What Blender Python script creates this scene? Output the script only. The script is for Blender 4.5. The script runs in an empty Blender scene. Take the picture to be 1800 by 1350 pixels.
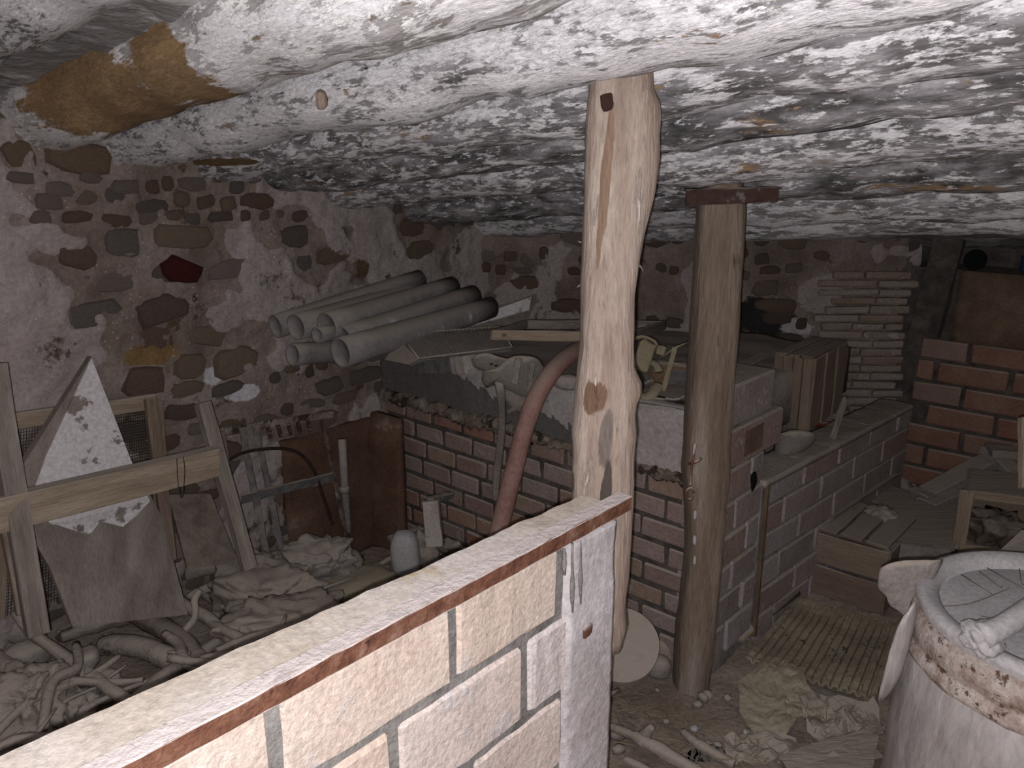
import bpy, bmesh, math, random
from mathutils import Vector, Matrix, Euler, noise
random.seed(7)
R = math.radians
sc = bpy.context.scene
COL = sc.collection
# ------------------------------------------------------------------ camera, world, light, exposure
FPX = 1400.0
PITCH = math.atan(383 / FPX)
CAMZ = 1.6
cam_d = bpy.data.cameras.new('camera'); cam = bpy.data.objects.new('camera', cam_d); COL.objects.link(cam)
cam_d.sensor_fit = 'HORIZONTAL'; cam_d.sensor_width = 36.0; cam_d.lens = 36.0 * FPX / 1800.0
cam_d.clip_start = 0.02; cam_d.clip_end = 60
cam.location = (0, 0, CAMZ); cam.rotation_euler = (math.pi / 2 - PITCH, 0, 0)
sc.camera = cam
sc.view_settings.view_transform = 'Standard'; sc.view_settings.look = 'None'
sc.view_settings.gamma = 1.0; sc.view_settings.use_curve_mapping = False
sc.view_settings.exposure = 0.0
w = bpy.data.worlds.new('world'); sc.world = w; w.use_nodes = True
w.node_tree.nodes['Background'].inputs[0].default_value = (0.75, 0.8, 1.0, 1)
w.node_tree.nodes['Background'].inputs[1].default_value = 0.02
fl = bpy.data.lights.new('phone_flash', 'POINT'); fl.energy = 84; fl.color = (1.0, 0.965, 0.97)
fl.shadow_soft_size = 0.004
flo = bpy.data.objects.new('phone_flash', fl); COL.objects.link(flo); flo.location = (-0.012, -0.012, CAMZ - 0.014)

# ------------------------------------------------------------------ geometry of the place
A42 = R(42)
EU = Vector((math.sin(A42), math.cos(A42), 0)); EV = Vector((math.cos(A42), -math.sin(A42), 0)); EZ = Vector((0, 0, 1))
def W(u, v, z=0.0): return EU * u + EV * v + EZ * z
CP, SP = math.cos(PITCH), math.sin(PITCH)
def ray(x, y):
    dx = x - 900.0; dy = y - 675.0
    return Vector((dx, FPX * CP - dy * SP, -FPX * SP - dy * CP)) / FPX
C0 = Vector((0, 0, CAMZ))
def pY(x, y, Y): r = ray(x, y); return C0 + r * (Y / r.y)
def pz(x, y, z): r = ray(x, y); return C0 + r * ((z - CAMZ) / r.z)
def pv(x, y, v): r = ray(x, y); return C0 + r * (v / r.dot(EV))
def pu(x, y, u): r = ray(x, y); return C0 + r * (u / r.dot(EU))
def zceil(u, v): return 2.04 - 0.2 * u + 0.08 * v

# ------------------------------------------------------------------ materials
def hexc(h):
    h = h.lstrip('#'); c = [int(h[i:i + 2], 16) / 255 for i in (0, 2, 4)]
    return tuple([(x / 12.92 if x <= 0.04045 else ((x + 0.055) / 1.055) ** 2.4) for x in c] + [1])
MATS = {}
def M(name, cols, scale=9, stretch=(1, 1, 1), flakes=(), dust=None, bump=0.4, bscale=60, rough=0.9, metal=0.0,
      space='Object', rot=0.0, vary=(), mask=None, spec=0.25, speck=None, patches=()):
    """cols: base colours ramped by noise; vary: per-object colours; flakes: (colour, threshold, scale, softness) layers;
    dust: (colour, amount) on upward faces; mask: colours blended by the mesh attribute 'mask'; patches: (centre, radii, colour)"""
    m = bpy.data.materials.new(name); m.use_nodes = True; MATS[name] = m
    nt = m.node_tree; N = nt.nodes; L = nt.links
    b = N['Principled BSDF']; b.inputs['Roughness'].default_value = rough; b.inputs['Metallic'].default_value = metal
    b.inputs['Specular IOR Level'].default_value = spec
    if space == 'Object': src = N.new('ShaderNodeTexCoord').outputs['Object']
    else: src = N.new('ShaderNodeNewGeometry').outputs['Position']
    oi = N.new('ShaderNodeObjectInfo')
    if space == 'Object':
        mul = N.new('ShaderNodeMath'); mul.operation = 'MULTIPLY'; mul.inputs[1].default_value = 37.0
        L.new(oi.outputs['Random'], mul.inputs[0])
        add = N.new('ShaderNodeVectorMath'); add.operation = 'ADD'
        L.new(src, add.inputs[0]); L.new(mul.outputs[0], add.inputs[1]); src = add.outputs[0]
    if rot:
        mr = N.new('ShaderNodeMapping'); mr.inputs['Rotation'].default_value = (0, 0, rot); L.new(src, mr.inputs[0]); src = mr.outputs[0]
    mp = N.new('ShaderNodeMapping'); mp.inputs['Scale'].default_value = stretch; L.new(src, mp.inputs[0]); co = mp.outputs[0]
    def nz(s, detail=8, rg=0.6, vec=co, dist=0.0):
        n = N.new('ShaderNodeTexNoise'); n.inputs['Scale'].default_value = s; n.inputs['Detail'].default_value = detail
        n.inputs['Roughness'].default_value = rg; n.inputs['Distortion'].default_value = dist
        L.new(vec, n.inputs['Vector']); return n.outputs['Fac']
    def ramp(fac, stops):
        r = N.new('ShaderNodeValToRGB'); L.new(fac, r.inputs[0]); e = r.color_ramp.elements
        while len(e) < len(stops): e.new(0.5)
        for i, (p, c) in enumerate(stops): e[i].position = p; e[i].color = c
        return r.outputs[0]
    def mix(f, a, c):
        x = N.new('ShaderNodeMix'); x.data_type = 'RGBA'
        if isinstance(f, float): x.inputs[0].default_value = f
        else: L.new(f, x.inputs[0])
        for s, k in ((a, 6), (c, 7)):
            if isinstance(s, tuple): x.inputs[k].default_value = s
            else: L.new(s, x.inputs[k])
        return x.outputs[2]
    def math_(op, a, c, clamp=False):
        x = N.new('ShaderNodeMath'); x.operation = op; x.use_clamp = clamp
        for s, k in ((a, 0), (c, 1)):
            if isinstance(s, (int, float)): x.inputs[k].default_value = s
            else: L.new(s, x.inputs[k])
        return x.outputs[0]
    n1 = nz(scale)
    cs = [hexc(c) for c in cols]
    k = len(cs)
    col = ramp(n1, [(0.32 + 0.36 * i / max(1, k - 1), c) for i, c in enumerate(cs)])
    if vary:
        vs = [hexc(c) for c in vary]
        vr = N.new('ShaderNodeValToRGB'); vr.color_ramp.interpolation = 'CONSTANT'; L.new(oi.outputs['Random'], vr.inputs[0])
        e = vr.color_ramp.elements
        while len(e) < len(vs): e.new(0.5)
        for i, c in enumerate(vs): e[i].position = i / len(vs); e[i].color = c
        col = mix(0.55, col, vr.outputs[0])
    hsum = n1
    if mask:
        at = N.new('ShaderNodeAttribute'); at.attribute_name = 'mask'
        mm = math_('ADD', at.outputs['Fac'], math_('MULTIPLY', math_('SUBTRACT', nz(22, 8, 0.65), 0.5), 0.9))
        s = N.new('ShaderNodeMapRange'); s.inputs[1].default_value = 0.47; s.inputs[2].default_value = 0.55; L.new(mm, s.inputs[0])
        mc = ramp(nz(5), [(0.3, hexc(mask[0])), (0.7, hexc(mask[1]))])
        col = mix(s.outputs[0], col, mc)
    for f in flakes:
        hc, th, fs = f[:3]; soft = f[3] if len(f) > 3 else 0.03
        n = nz(fs, 10, 0.68)
        s = N.new('ShaderNodeMapRange'); s.inputs[1].default_value = th; s.inputs[2].default_value = th + soft; L.new(n, s.inputs[0])
        col = mix(s.outputs[0], col, hexc(hc)); hsum = math_('ADD', hsum, math_('MULTIPLY', s.outputs[0], 0.35))
    for (ctr, rad, hc) in patches:
        g = N.new('ShaderNodeNewGeometry').outputs['Position']
        d = N.new('ShaderNodeVectorMath'); d.operation = 'SUBTRACT'; L.new(g, d.inputs[0]); d.inputs[1].default_value = ctr
        q = N.new('ShaderNodeVectorRotate'); q.rotation_type = 'Z_AXIS'; q.inputs['Angle'].default_value = A42
        L.new(d.outputs[0], q.inputs[0])
        q2 = N.new('ShaderNodeVectorMath'); q2.operation = 'DIVIDE'; L.new(q.outputs[0], q2.inputs[0]); q2.inputs[1].default_value = rad
        ln = N.new('ShaderNodeVectorMath'); ln.operation = 'LENGTH'; L.new(q2.outputs[0], ln.inputs[0])
        mm = math_('ADD', ln.outputs['Value'], math_('MULTIPLY', math_('SUBTRACT', nz(14, 8, 0.7), 0.5), 1.6))
        s = N.new('ShaderNodeMapRange'); s.inputs[1].default_value = 1.0; s.inputs[2].default_value = 0.88; L.new(mm, s.inputs[0])
        pc = ramp(nz(10), [(0.3, hexc(hc)), (0.7, tuple(min(1, c * 1.35) for c in hexc(hc)[:3]) + (1,))])
        col = mix(s.outputs[0], col, pc)
    if speck:
        vo = N.new('ShaderNodeTexVoronoi'); vo.inputs['Scale'].default_value = speck[2]; L.new(co, vo.inputs['Vector'])
        s = N.new('ShaderNodeMapRange'); s.inputs[1].default_value = speck[1]; s.inputs[2].default_value = speck[1] * 0.6; L.new(vo.outputs['Distance'], s.inputs[0])
        gate = N.new('ShaderNodeMapRange'); gate.inputs[1].default_value = 0.5; gate.inputs[2].default_value = 0.56; L.new(nz(7, 3), gate.inputs[0])
        col = mix(math_('MULTIPLY', s.outputs[0], gate.outputs[0]), col, hexc(speck[0]))
    # fine value grain
    gr = ramp(nz(bscale * 1.7, 6, 0.7), [(0.3, (0.62, 0.62, 0.62, 1)), (0.62, (1.12, 1.12, 1.12, 1))])
    mg = N.new('ShaderNodeMix'); mg.data_type = 'RGBA'; mg.blend_type = 'MULTIPLY'; mg.inputs[0].default_value = 0.75
    L.new(col, mg.inputs[6]); L.new(gr, mg.inputs[7]); col = mg.outputs[2]
    if dust:
        g = N.new('ShaderNodeNewGeometry'); sp = N.new('ShaderNodeSeparateXYZ'); L.new(g.outputs['Normal'], sp.inputs[0])
        z = math_('ADD', sp.outputs[2], math_('MULTIPLY', math_('SUBTRACT', nz(30, 6), 0.5), 0.9))
        s = N.new('ShaderNodeMapRange'); s.inputs[1].default_value = 0.15; s.inputs[2].default_value = 0.75; s.inputs[4].default_value = dust[1]
        L.new(z, s.inputs[0]); col = mix(s.outputs[0], col, hexc(dust[0]))
    L.new(col, b.inputs['Base Color'])
    if bump:
        bp = N.new('ShaderNodeBump'); bp.inputs['Strength'].default_value = bump; bp.inputs['Distance'].default_value = 0.012
        h = math_('ADD', hsum, math_('MULTIPLY', nz(bscale, 6, 0.65), 0.8)); L.new(h, bp.inputs['Height']); L.new(bp.outputs[0], b.inputs['Normal'])
    return m
DUST = '#a59b91'
def beam_mat(name, white, under, patches=(), dark='#5c5a59', seedsc=1.0):
    return M(name, [dark, under, '#99969a', '#bdbabd'], scale=11 * seedsc, stretch=(0.55, 1.9, 1.9), bump=0.6, bscale=70,
             flakes=[('#a58a6c', 0.60, 5.5, 0.05), ('#efedf1', white, 14 * seedsc, 0.05), ('#f1eff3', white + 0.02, 40, 0.05), ('#4a4746', 0.635, 24, 0.05), ('#7d7a7a', 0.64, 6, 0.08), ('#ab9278', 0.65, 19, 0.03)], patches=patches)
M('plaster_wall', ['#6f625a', '#83766f', '#968a85'], scale=5, mask=('#958a87', '#aba2a1'), bump=0.8, bscale=45, space='Position',
  flakes=[('#5a4a34', 0.62, 6, 0.05), ('#3b2f2b', 0.64, 9, 0.05)], speck=('#c9c2bf', 0.16, 60),
  patches=[(pv(375, 660, -2.6), (0.3, 0.04, 0.035), '#b4b2b8'), (pv(425, 690, -2.6), (0.3, 0.075, 0.03), '#b4b2b8'), (pv(270, 620, -2.6), (0.3, 0.1, 0.04), '#77603f'), (pY(1345, 560, 3.62), (0.16, 0.16, 0.11), '#2c2929'), (pY(1410, 580, 3.62), (0.09, 0.09, 0.05), '#a8a4a6')])
M('stone', ['#5b4d45', '#7a6d65'], scale=12, vary=['#83705a', '#6b625f', '#64554e', '#8c7a68', '#968c87', '#7a6654', '#75706d', '#765c50', '#8f7f6c', '#8d837d'],
  bump=0.8, bscale=50, flakes=[('#9a918c', 0.62, 14, 0.06)])
M('dark_red_stone', ['#3a1512', '#4a1c17'], scale=9, bump=0.6)
M('mortar', ['#6d6a68', '#8b8886', '#9d9a97'], scale=14, bump=0.7, bscale=70, space='Position')
M('mortar_dark', ['#3f3a38', '#56504c', '#6c6663'], scale=14, bump=0.8, bscale=60, space='Position', dust=(DUST, 0.5))
M('pale_brick', ['#cdb9b0', '#dacbc4', '#e4dad6'], scale=7, vary=['#dccdc6', '#d2bfae', '#dfd3cf', '#d8d4d6', '#dccac3'], bump=0.55, bscale=70,
  flakes=[('#ddd6d6', 0.58, 9, 0.1), ('#b7966c', 0.66, 5, 0.08)])
M('dusty_brick', ['#80695f', '#8d766d', '#9c8a84'], scale=10, vary=['#938078', '#8e7f79', '#a09490', '#9a8c87', '#8a756c', '#988676', '#938985'], bump=0.6,
  flakes=[('#a59a96', 0.56, 9, 0.12), ('#4b3a34', 0.68, 18, 0.06)], dust=(DUST, 0.9))
M('grey_brick', ['#84766f', '#958a89', '#a59c9d'], scale=8, vary=['#927f76', '#9b908f', '#a69fa1', '#977c70', '#8f8685'], bump=0.6,
  flakes=[('#b9b4b6', 0.6, 6, 0.1), ('#6b4a33', 0.68, 8, 0.06)], dust=(DUST, 0.9))
M('red_brick', ['#7c5c50', '#8d6d60', '#a08478'], scale=9, vary=['#8a6355', '#927467', '#856558', '#8d7f7a', '#7c5e53', '#a08a7a'], bump=0.6,
  flakes=[('#8d7d78', 0.63, 8, 0.1)], dust=(DUST, 0.9))
M('flat_brick', ['#8a7a6f', '#9a8c82', '#a99f98'], scale=8, vary=['#8f8078', '#a49a95', '#8a7262', '#9d9088'], bump=0.8,
  flakes=[('#b9b3b2', 0.56, 10, 0.08), ('#4c403a', 0.66, 14, 0.04)], dust=(DUST, 0.8))
M('brown_stain', ['#5c4c3d', '#6a594a', '#7a6a5b'], scale=9, bump=0.3)
M('floor_dirt', ['#85776b', '#9b8d81', '#ab9f95'], scale=3.5, bump=1.0, bscale=35, space='Position',
  flakes=[('#7d5f4c', 0.62, 2.2, 0.08), ('#a0958d', 0.58, 7, 0.08), ('#544941', 0.65, 12, 0.05)], speck=('#b8b0aa', 0.1, 45))
M('beam_front', ['#8e8a8a', '#b9b5b6', '#d0cdd0'], scale=9, stretch=(0.5, 1.8, 1.8), bump=0.6, bscale=50,
  flakes=[('#b08f6c', 0.56, 8, 0.03), ('#f6f4f8', 0.46, 10, 0.03), ('#ffffff', 0.52, 34, 0.03), ('#9c8a7c', 0.62, 16, 0.03), ('#6a6563', 0.69, 20, 0.03)],
  patches=[(pu(200, 165, 0.85), (0.38, 0.3, 0.11), '#93795a'), (pu(340, 110, 0.85), (0.13, 0.3, 0.10), '#93795a'), (pu(560, 150, 0.85), (0.10, 0.3, 0.014), '#9a7a50')])
beam_mat('beam_white', 0.455, '#8a8788', patches=[(pu(1400, 130, 1.1), (0.26, 0.3, 0.016), '#a88a66'), (pu(1230, 165, 1.1), (0.14, 0.3, 0.010), '#a88a66'), (pu(975, 236, 1.1), (0.12, 0.3, 0.008), '#a8875c')])
beam_mat('beam_mixed', 0.50, '#747172', patches=[(pu(400, 285, 1.35), (0.25, 0.3, 0.012), '#6f5a3e')], seedsc=1.3)
beam_mat('beam_grey', 0.55, '#686667', dark='#454344', seedsc=1.2)
beam_mat('beam_pale', 0.49, '#8d8a8b', seedsc=0.8)
M('ceiling_boards', ['#6f6d6c', '#8f8c8b', '#b6b3b4'], scale=4, stretch=(0.7, 1.5, 1.5), bump=0.9, bscale=30, space='Position', rot=-0.0,
  flakes=[('#c9c6c7', 0.5, 5, 0.08), ('#8a6f50', 0.66, 6, 0.05)])
M('pale_post_wood', ['#867469', '#9d8d82', '#b0a398'], scale=8, stretch=(2.6, 2.6, 0.28), bump=0.8, bscale=45, rough=0.85,
  flakes=[('#c4b8b0', 0.6, 14, 0.06), ('#5d4a3c', 0.665, 9, 0.05), ('#8d7c70', 0.58, 5, 0.1)],
  patches=[(pY(1070, 690, 1.41), (0.022, 0.3, 0.035), '#6b5546'), (pY(1096, 760, 1.41), (0.010, 0.3, 0.06), '#6f6560'), (pY(1094, 900, 1.40), (0.010, 0.3, 0.12), '#4a423e'), (pY(1065, 330, 1.41), (0.008, 0.3, 0.14), '#7b6657'), (pY(1020, 840, 1.41), (0.012, 0.3, 0.02), '#6f6055')])
M('dark_post_wood', ['#6b5c50', '#857669', '#a0958c'], scale=7, stretch=(2.6, 2.6, 0.28), bump=0.8, bscale=45, rough=0.8,
  flakes=[('#b0a9a6', 0.62, 9, 0.05), ('#493a2f', 0.63, 6, 0.06)])
M('rust', ['#5b3a30', '#76503f', '#8a6a5c'], scale=30, bump=0.6, bscale=90, rough=0.75, dust=('#cfc6c4', 0.95), flakes=[('#4a2c22', 0.6, 18, 0.05)])
M('dark_rust', ['#3c2a25', '#54403a'], scale=30, bump=0.6, bscale=90, rough=0.75, flakes=[('#7b716e', 0.58, 30, 0.05)], dust=(DUST, 0.7))
M('iron_grey', ['#4d4b4d', '#5d5b5c', '#6f6b6a'], scale=25, bump=0.5, bscale=90, rough=0.7, flakes=[('#8a8584', 0.6, 25, 0.05)], dust=(DUST, 0.8))
M('black_wire', ['#231b18', '#3a2c26'], scale=20, bump=0.2)
M('plank', ['#6a5a4e', '#7c6d61', '#8d8074'], scale=7, stretch=(0.3, 3, 3), bump=0.6, bscale=50, dust=(DUST, 0.95), vary=['#78685b', '#827365', '#706052', '#857869'],
  flakes=[('#4f4034', 0.66, 8, 0.05)])
M('pale_plank', ['#7f7062', '#938473', '#a49686'], scale=7, stretch=(0.3, 3, 3), bump=0.5, bscale=50, dust=('#9c938b', 0.95), flakes=[('#5b4836', 0.68, 9, 0.04)])
M('grey_plank', ['#6a6058', '#7f766f', '#938b85'], scale=7, stretch=(0.3, 3, 3), bump=0.7, bscale=50, dust=(DUST, 0.95), flakes=[('#a9a3a0', 0.62, 9, 0.05), ('#463b33', 0.67, 8, 0.05)])
M('white_flaked_slab', ['#7d736d', '#8f857f'], scale=6, bump=0.4, bscale=50, flakes=[('#cfcacd', 0.43, 5, 0.02), ('#857a74', 0.60, 11, 0.02)])
M('bare_slab', ['#716861', '#857b75', '#958c86'], scale=6, stretch=(3, 1, 0.5), bump=0.4, flakes=[('#a09896', 0.64, 5, 0.03)])
M('tube', ['#6d6a6b', '#7e7a79', '#8c8783'], scale=4, bump=0.2, bscale=40, rough=0.7, dust=('#918a83', 0.97), flakes=[('#a9abb3', 0.62, 7, 0.06)])
M('dust_grey', ['#7b7571', '#8c8682', '#9a948f'], scale=7, bump=0.5, bscale=50, dust=(DUST, 0.9))
M('branch', ['#7d756e', '#90877f', '#a19890'], scale=12, stretch=(1, 1, 1), bump=0.6, bscale=60, dust=(DUST, 0.9), flakes=[('#574c43', 0.62, 9, 0.06)])
M('dark_log', ['#4e433b', '#5f534a', '#6f655d'], scale=9, bump=0.7, bscale=50, dust=(DUST, 0.5))
M('sack_brown', ['#6f6257', '#7f7267', '#8d8176'], scale=6, bump=0.5, bscale=90, dust=(DUST, 0.9), flakes=[('#544841', 0.6, 4, 0.08), ('#8f6a3a', 0.68, 3, 0.06)])
M('sack_yellow', ['#8a8068', '#978d75', '#a39a85'], scale=5, bump=0.4, bscale=60, dust=('#948c7c', 0.8), flakes=[('#9a6a52', 0.66, 7, 0.08)])
M('cloth_grey', ['#75706b', '#86817b'], scale=6, bump=0.4, bscale=90, dust=(DUST, 0.8))
M('hose', ['#80605a', '#8d6c65', '#967972'], scale=9, bump=0.25, bscale=50, rough=0.75, dust=('#8d7a72', 0.9))
M('trough_plaster', ['#9a9492', '#aaa4a3', '#b8b3b4'], scale=4, mask=('#5b5856', '#6b6765'), bump=0.5, bscale=40, space='Position',
  flakes=[('#8f7766', 0.66, 5, 0.06), ('#4b4a4e', 0.67, 9, 0.04)])
M('crumbled_ledge', ['#6b5e53', '#877a6e', '#a39a91'], scale=20, bump=1.0, bscale=70, space='Position', flakes=[('#463a31', 0.55, 14, 0.06)])
M('orange_plaster', ['#503c31', '#5e473a', '#6d574a'], scale=5, bump=0.5, bscale=40, space='Position', flakes=[('#8d7b6d', 0.63, 5, 0.06)])
M('partition_plaster', ['#b5aeaf', '#c6c0c3', '#d2cdd2'], scale=5, bump=0.5, bscale=50, space='Position', flakes=[('#a28f80', 0.63, 6, 0.07), ('#8f8681', 0.67, 12, 0.04)])
M('wall_cap', ['#b3a796', '#c4bab0', '#cfc8c6'], scale=4, bump=0.35, bscale=60, space='Position', flakes=[('#b3a283', 0.6, 4, 0.12)])
M('drum_lid', ['#a9a6a8', '#b4b1b3', '#bdbabc'], scale=5, bump=0.2, bscale=60, rough=0.8, flakes=[('#9a938f', 0.66, 8, 0.08)])
M('drum_rust', ['#8a7468', '#b3a59e', '#c5bbb7'], scale=22, bump=0.7, bscale=70, rough=0.6, flakes=[('#6b4d3c', 0.58, 38, 0.05), ('#3f302b', 0.65, 45, 0.03)])
M('drum_wrap', ['#8f8987', '#a39e9d', '#b1adad'], scale=7, stretch=(1, 1, 0.35), bump=0.5, bscale=26, rough=0.32, spec=0.6, flakes=[('#927569', 0.62, 6, 0.1)])
M('corrugated', ['#8f8473', '#a19682', '#b0a591'], scale=8, bump=0.6, bscale=60, flakes=[('#4d443c', 0.64, 16, 0.04)], speck=('#2e2723', 0.25, 60))
M('paper', ['#9d9482', '#aca38f', '#b7ae9b'], scale=4, bump=0.3, bscale=50, flakes=[('#6b5f50', 0.65, 5, 0.08)])
M('straw', ['#7d735f', '#90866f'], scale=20, bump=0.1)
M('strap', ['#7f765f', '#8d846c'], scale=9, bump=0.3, dust=('#9a917c', 0.8))
M('leather', ['#66605b', '#757069', '#827b74'], scale=7, bump=0.6, bscale=90, dust=(DUST, 0.8))
M('mesh_wire', ['#37322f', '#4b4542'], scale=20, bump=0.0)
M('blue_plastic', ['#22304a', '#2a3a55'], scale=6, bump=0.1, dust=(DUST, 0.3))
M('red_plastic', ['#5a1f1a', '#6b2822'], scale=6, bump=0.1, dust=(DUST, 0.4))
M('cardboard', ['#6b533f', '#7a6350'], scale=5, bump=0.3, dust=(DUST, 0.6))
M('void_black', ['#0c0b0b', '#121111'], scale=6, bump=0.1)
M('knot', ['#33231f', '#4a332c'], scale=20, bump=0.6)

# ------------------------------------------------------------------ builders
WM = {}
def link(name, data, mat=None, Mx=None, parent=None, kind=None, label=None, cat=None, group=None, smooth=False):
    o = bpy.data.objects.new(name, data); COL.objects.link(o)
    Mx = Mx if Mx is not None else Matrix.Identity(4)
    WM[o.name] = Mx.copy()
    if parent is not None:
        o.parent = parent; o.matrix_basis = WM[parent.name].inverted() @ Mx
    else: o.matrix_basis = Mx
    if mat and data is not None and not data.materials: data.materials.append(MATS[mat])
    if smooth and data is not None and hasattr(data, 'polygons'):
        data.polygons.foreach_set('use_smooth', [True] * len(data.polygons))
    if kind: o['kind'] = kind
    if label: o['label'] = label
    if cat: o['category'] = cat
    if group: o['group'] = group
    return o
def thing(name, loc, label, cat, group=None, kind=None):
    return link(name, None, None, Matrix.Translation(loc), label=label, cat=cat, group=group, kind=kind)
def frame(o, x, y, z):
    m = Matrix.Identity(4)
    for i, a in enumerate((x, y, z)):
        for j in range(3): m[j][i] = a[j]
    for j in range(3): m[j][3] = o[j]
    return m
def mesh(verts, faces, name='m'):
    me = bpy.data.meshes.new(name); me.from_pydata([tuple(v) for v in verts], [], faces); me.update(); return me
def fixn(me):
    bm = bmesh.new(); bm.from_mesh(me); bmesh.ops.recalc_face_normals(bm, faces=bm.faces); bm.to_mesh(me); bm.free(); return me
def fn(p, s, seed=0.0): return noise.fractal(Vector(p) * s + Vector((seed, seed * 1.7, -seed)), 0.9, 2.0, 4)
def rbox(dx, dy, dz, rough=0.002, bev=0.004, cuts=(0, 0, 0), seed=None):
    """rough-edged box centred on origin: bevelled, optionally subdivided along its length, jittered"""
    rr = random.Random(seed if seed is not None else random.random())
    bm = bmesh.new(); bmesh.ops.create_cube(bm, size=1.0)
    bmesh.ops.scale(bm, vec=(dx, dy, dz), verts=bm.verts)
    if cuts[0]:
        es = [e for e in bm.edges if abs((e.verts[0].co - e.verts[1].co).x) > dx * 0.9]
        bmesh.ops.subdivide_edges(bm, edges=es, cuts=cuts[0])
    if bev: bmesh.ops.bevel(bm, geom=[e for e in bm.edges if len(e.link_faces) == 2 and e.calc_face_angle(0) > 0.5], offset=bev, segments=1, affect='EDGES')
    for v in bm.verts: v.co += Vector((rr.uniform(-1, 1), rr.uniform(-1, 1), rr.uniform(-1, 1))) * rough
    me = bpy.data.meshes.new('box'); bm.to_mesh(me); bm.free(); return me
def bar(name, a, b, wd, th, mat, parent=None, up=EZ, rough=0.0015, bev=0.002, cuts=4, **k):
    """board from a to b; wd measured along `side`, th along the direction closest to up"""
    a, b = Vector(a), Vector(b); x = (b - a); L = x.length; x.normalize()
    z = (up - x * up.dot(x)); z.normalize(); y = z.cross(x)
    return link(name, rbox(L, wd, th, rough, bev, (cuts, 0, 0)), mat, frame((a + b) / 2, x, y, z), parent, **k)
def spline(P, n=6):
    P = [Vector(p) for p in P]
    if len(P) < 3: return P
    out = []
    for i in range(len(P) - 1):
        p0 = P[max(i - 1, 0)]; p1 = P[i]; p2 = P[i + 1]; p3 = P[min(i + 2, len(P) - 1)]
        for j in range(n):
            t = j / n
            out.append(0.5 * ((2 * p1) + (p2 - p0) * t + (2 * p0 - 5 * p1 + 4 * p2 - p3) * t * t + (3 * p1 - p0 - 3 * p2 + p3) * t ** 3))
    out.append(P[-1]); return out
def tube_mesh(P, rad, seg=12, cap=True, nz=0.0, ns=8.0, seed=0.0, org=None, flat=1.0, upv=None, closed_end=1.0):
    P = [Vector(p) for p in P]; n = len(P)
    if not isinstance(rad, (list, tuple)): rad = [rad] * n
    if len(rad) != n: rad = [rad[min(int(i * (len(rad) - 1) / (n - 1)), len(rad) - 2)] * (1 - (i * (len(rad) - 1) / (n - 1)) % 1) + rad[min(int(i * (len(rad) - 1) / (n - 1)) + 1, len(rad) - 1)] * ((i * (len(rad) - 1) / (n - 1)) % 1) if i < n - 1 else rad[-1] for i in range(n)]
    V = []; F = []; prev = None
    for i, p in enumerate(P):
        t = (P[min(i + 1, n - 1)] - P[max(i - 1, 0)]).normalized()
        u = prev if prev is not None else (upv or (EZ if abs(t.z) < 0.9 else Vector((1, 0, 0))))
        s = t.cross(u).normalized(); u = s.cross(t).normalized(); prev = u
        for k in range(seg):
            a = 2 * math.pi * k / seg
            d = s * math.cos(a) + u * math.sin(a) * flat
            r = rad[i] * (1 + (nz * fn(p + d * rad[i], ns, seed) if nz else 0))
            V.append(p + d * r)
    for i in range(n - 1):
        for k in range(seg):
            a = i * seg + k; b = i * seg + (k + 1) % seg
            F.append((a, b, b + seg, a + seg))
    if cap: F.append(tuple(range(seg - 1, -1, -1))); F.append(tuple((n - 1) * seg + k for k in range(seg)))
    if org is not None: V = [v - Vector(org) for v in V]
    return fixn(mesh(V, F))
def tube(name, P, rad, mat, parent=None, seg=12, nz=0.0, ns=8.0, seed=0.0, flat=1.0, smooth=True, upv=None, **k):
    org = Vector(P[0])
    return link(name, tube_mesh(P, rad, seg, True, nz, ns, seed, org, flat, upv), mat, Matrix.Translation(org), parent, smooth=smooth, **k)
def slab(name, pts, th, mat, parent=None, nrm=None, rough=0.0, **k):
    """polygon plate: pts in world, extruded by th away along nrm"""
    pts = [Vector(p) for p in pts]; org = pts[0].copy()
    if nrm is None:
        nrm = Vector((0, 0, 0))
        for i in range(len(pts)):
            a = pts[i]; b = pts[(i + 1) % len(pts)]; nrm += a.cross(b)
        nrm.normalize()
    n = len(pts)
    V = [p - org for p in pts] + [p - org - nrm * th for p in pts]
    if rough: V = [v + Vector((random.uniform(-1, 1), random.uniform(-1, 1), random.uniform(-1, 1))) * rough for v in V]
    F = [tuple(range(n)), tuple(range(2 * n - 1, n - 1, -1))] + [(i, i + n, (i + 1) % n + n, (i + 1) % n) for i in range(n)]
    return link(name, fixn(mesh(V, F)), mat, Matrix.Translation(org), parent, **k)
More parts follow.
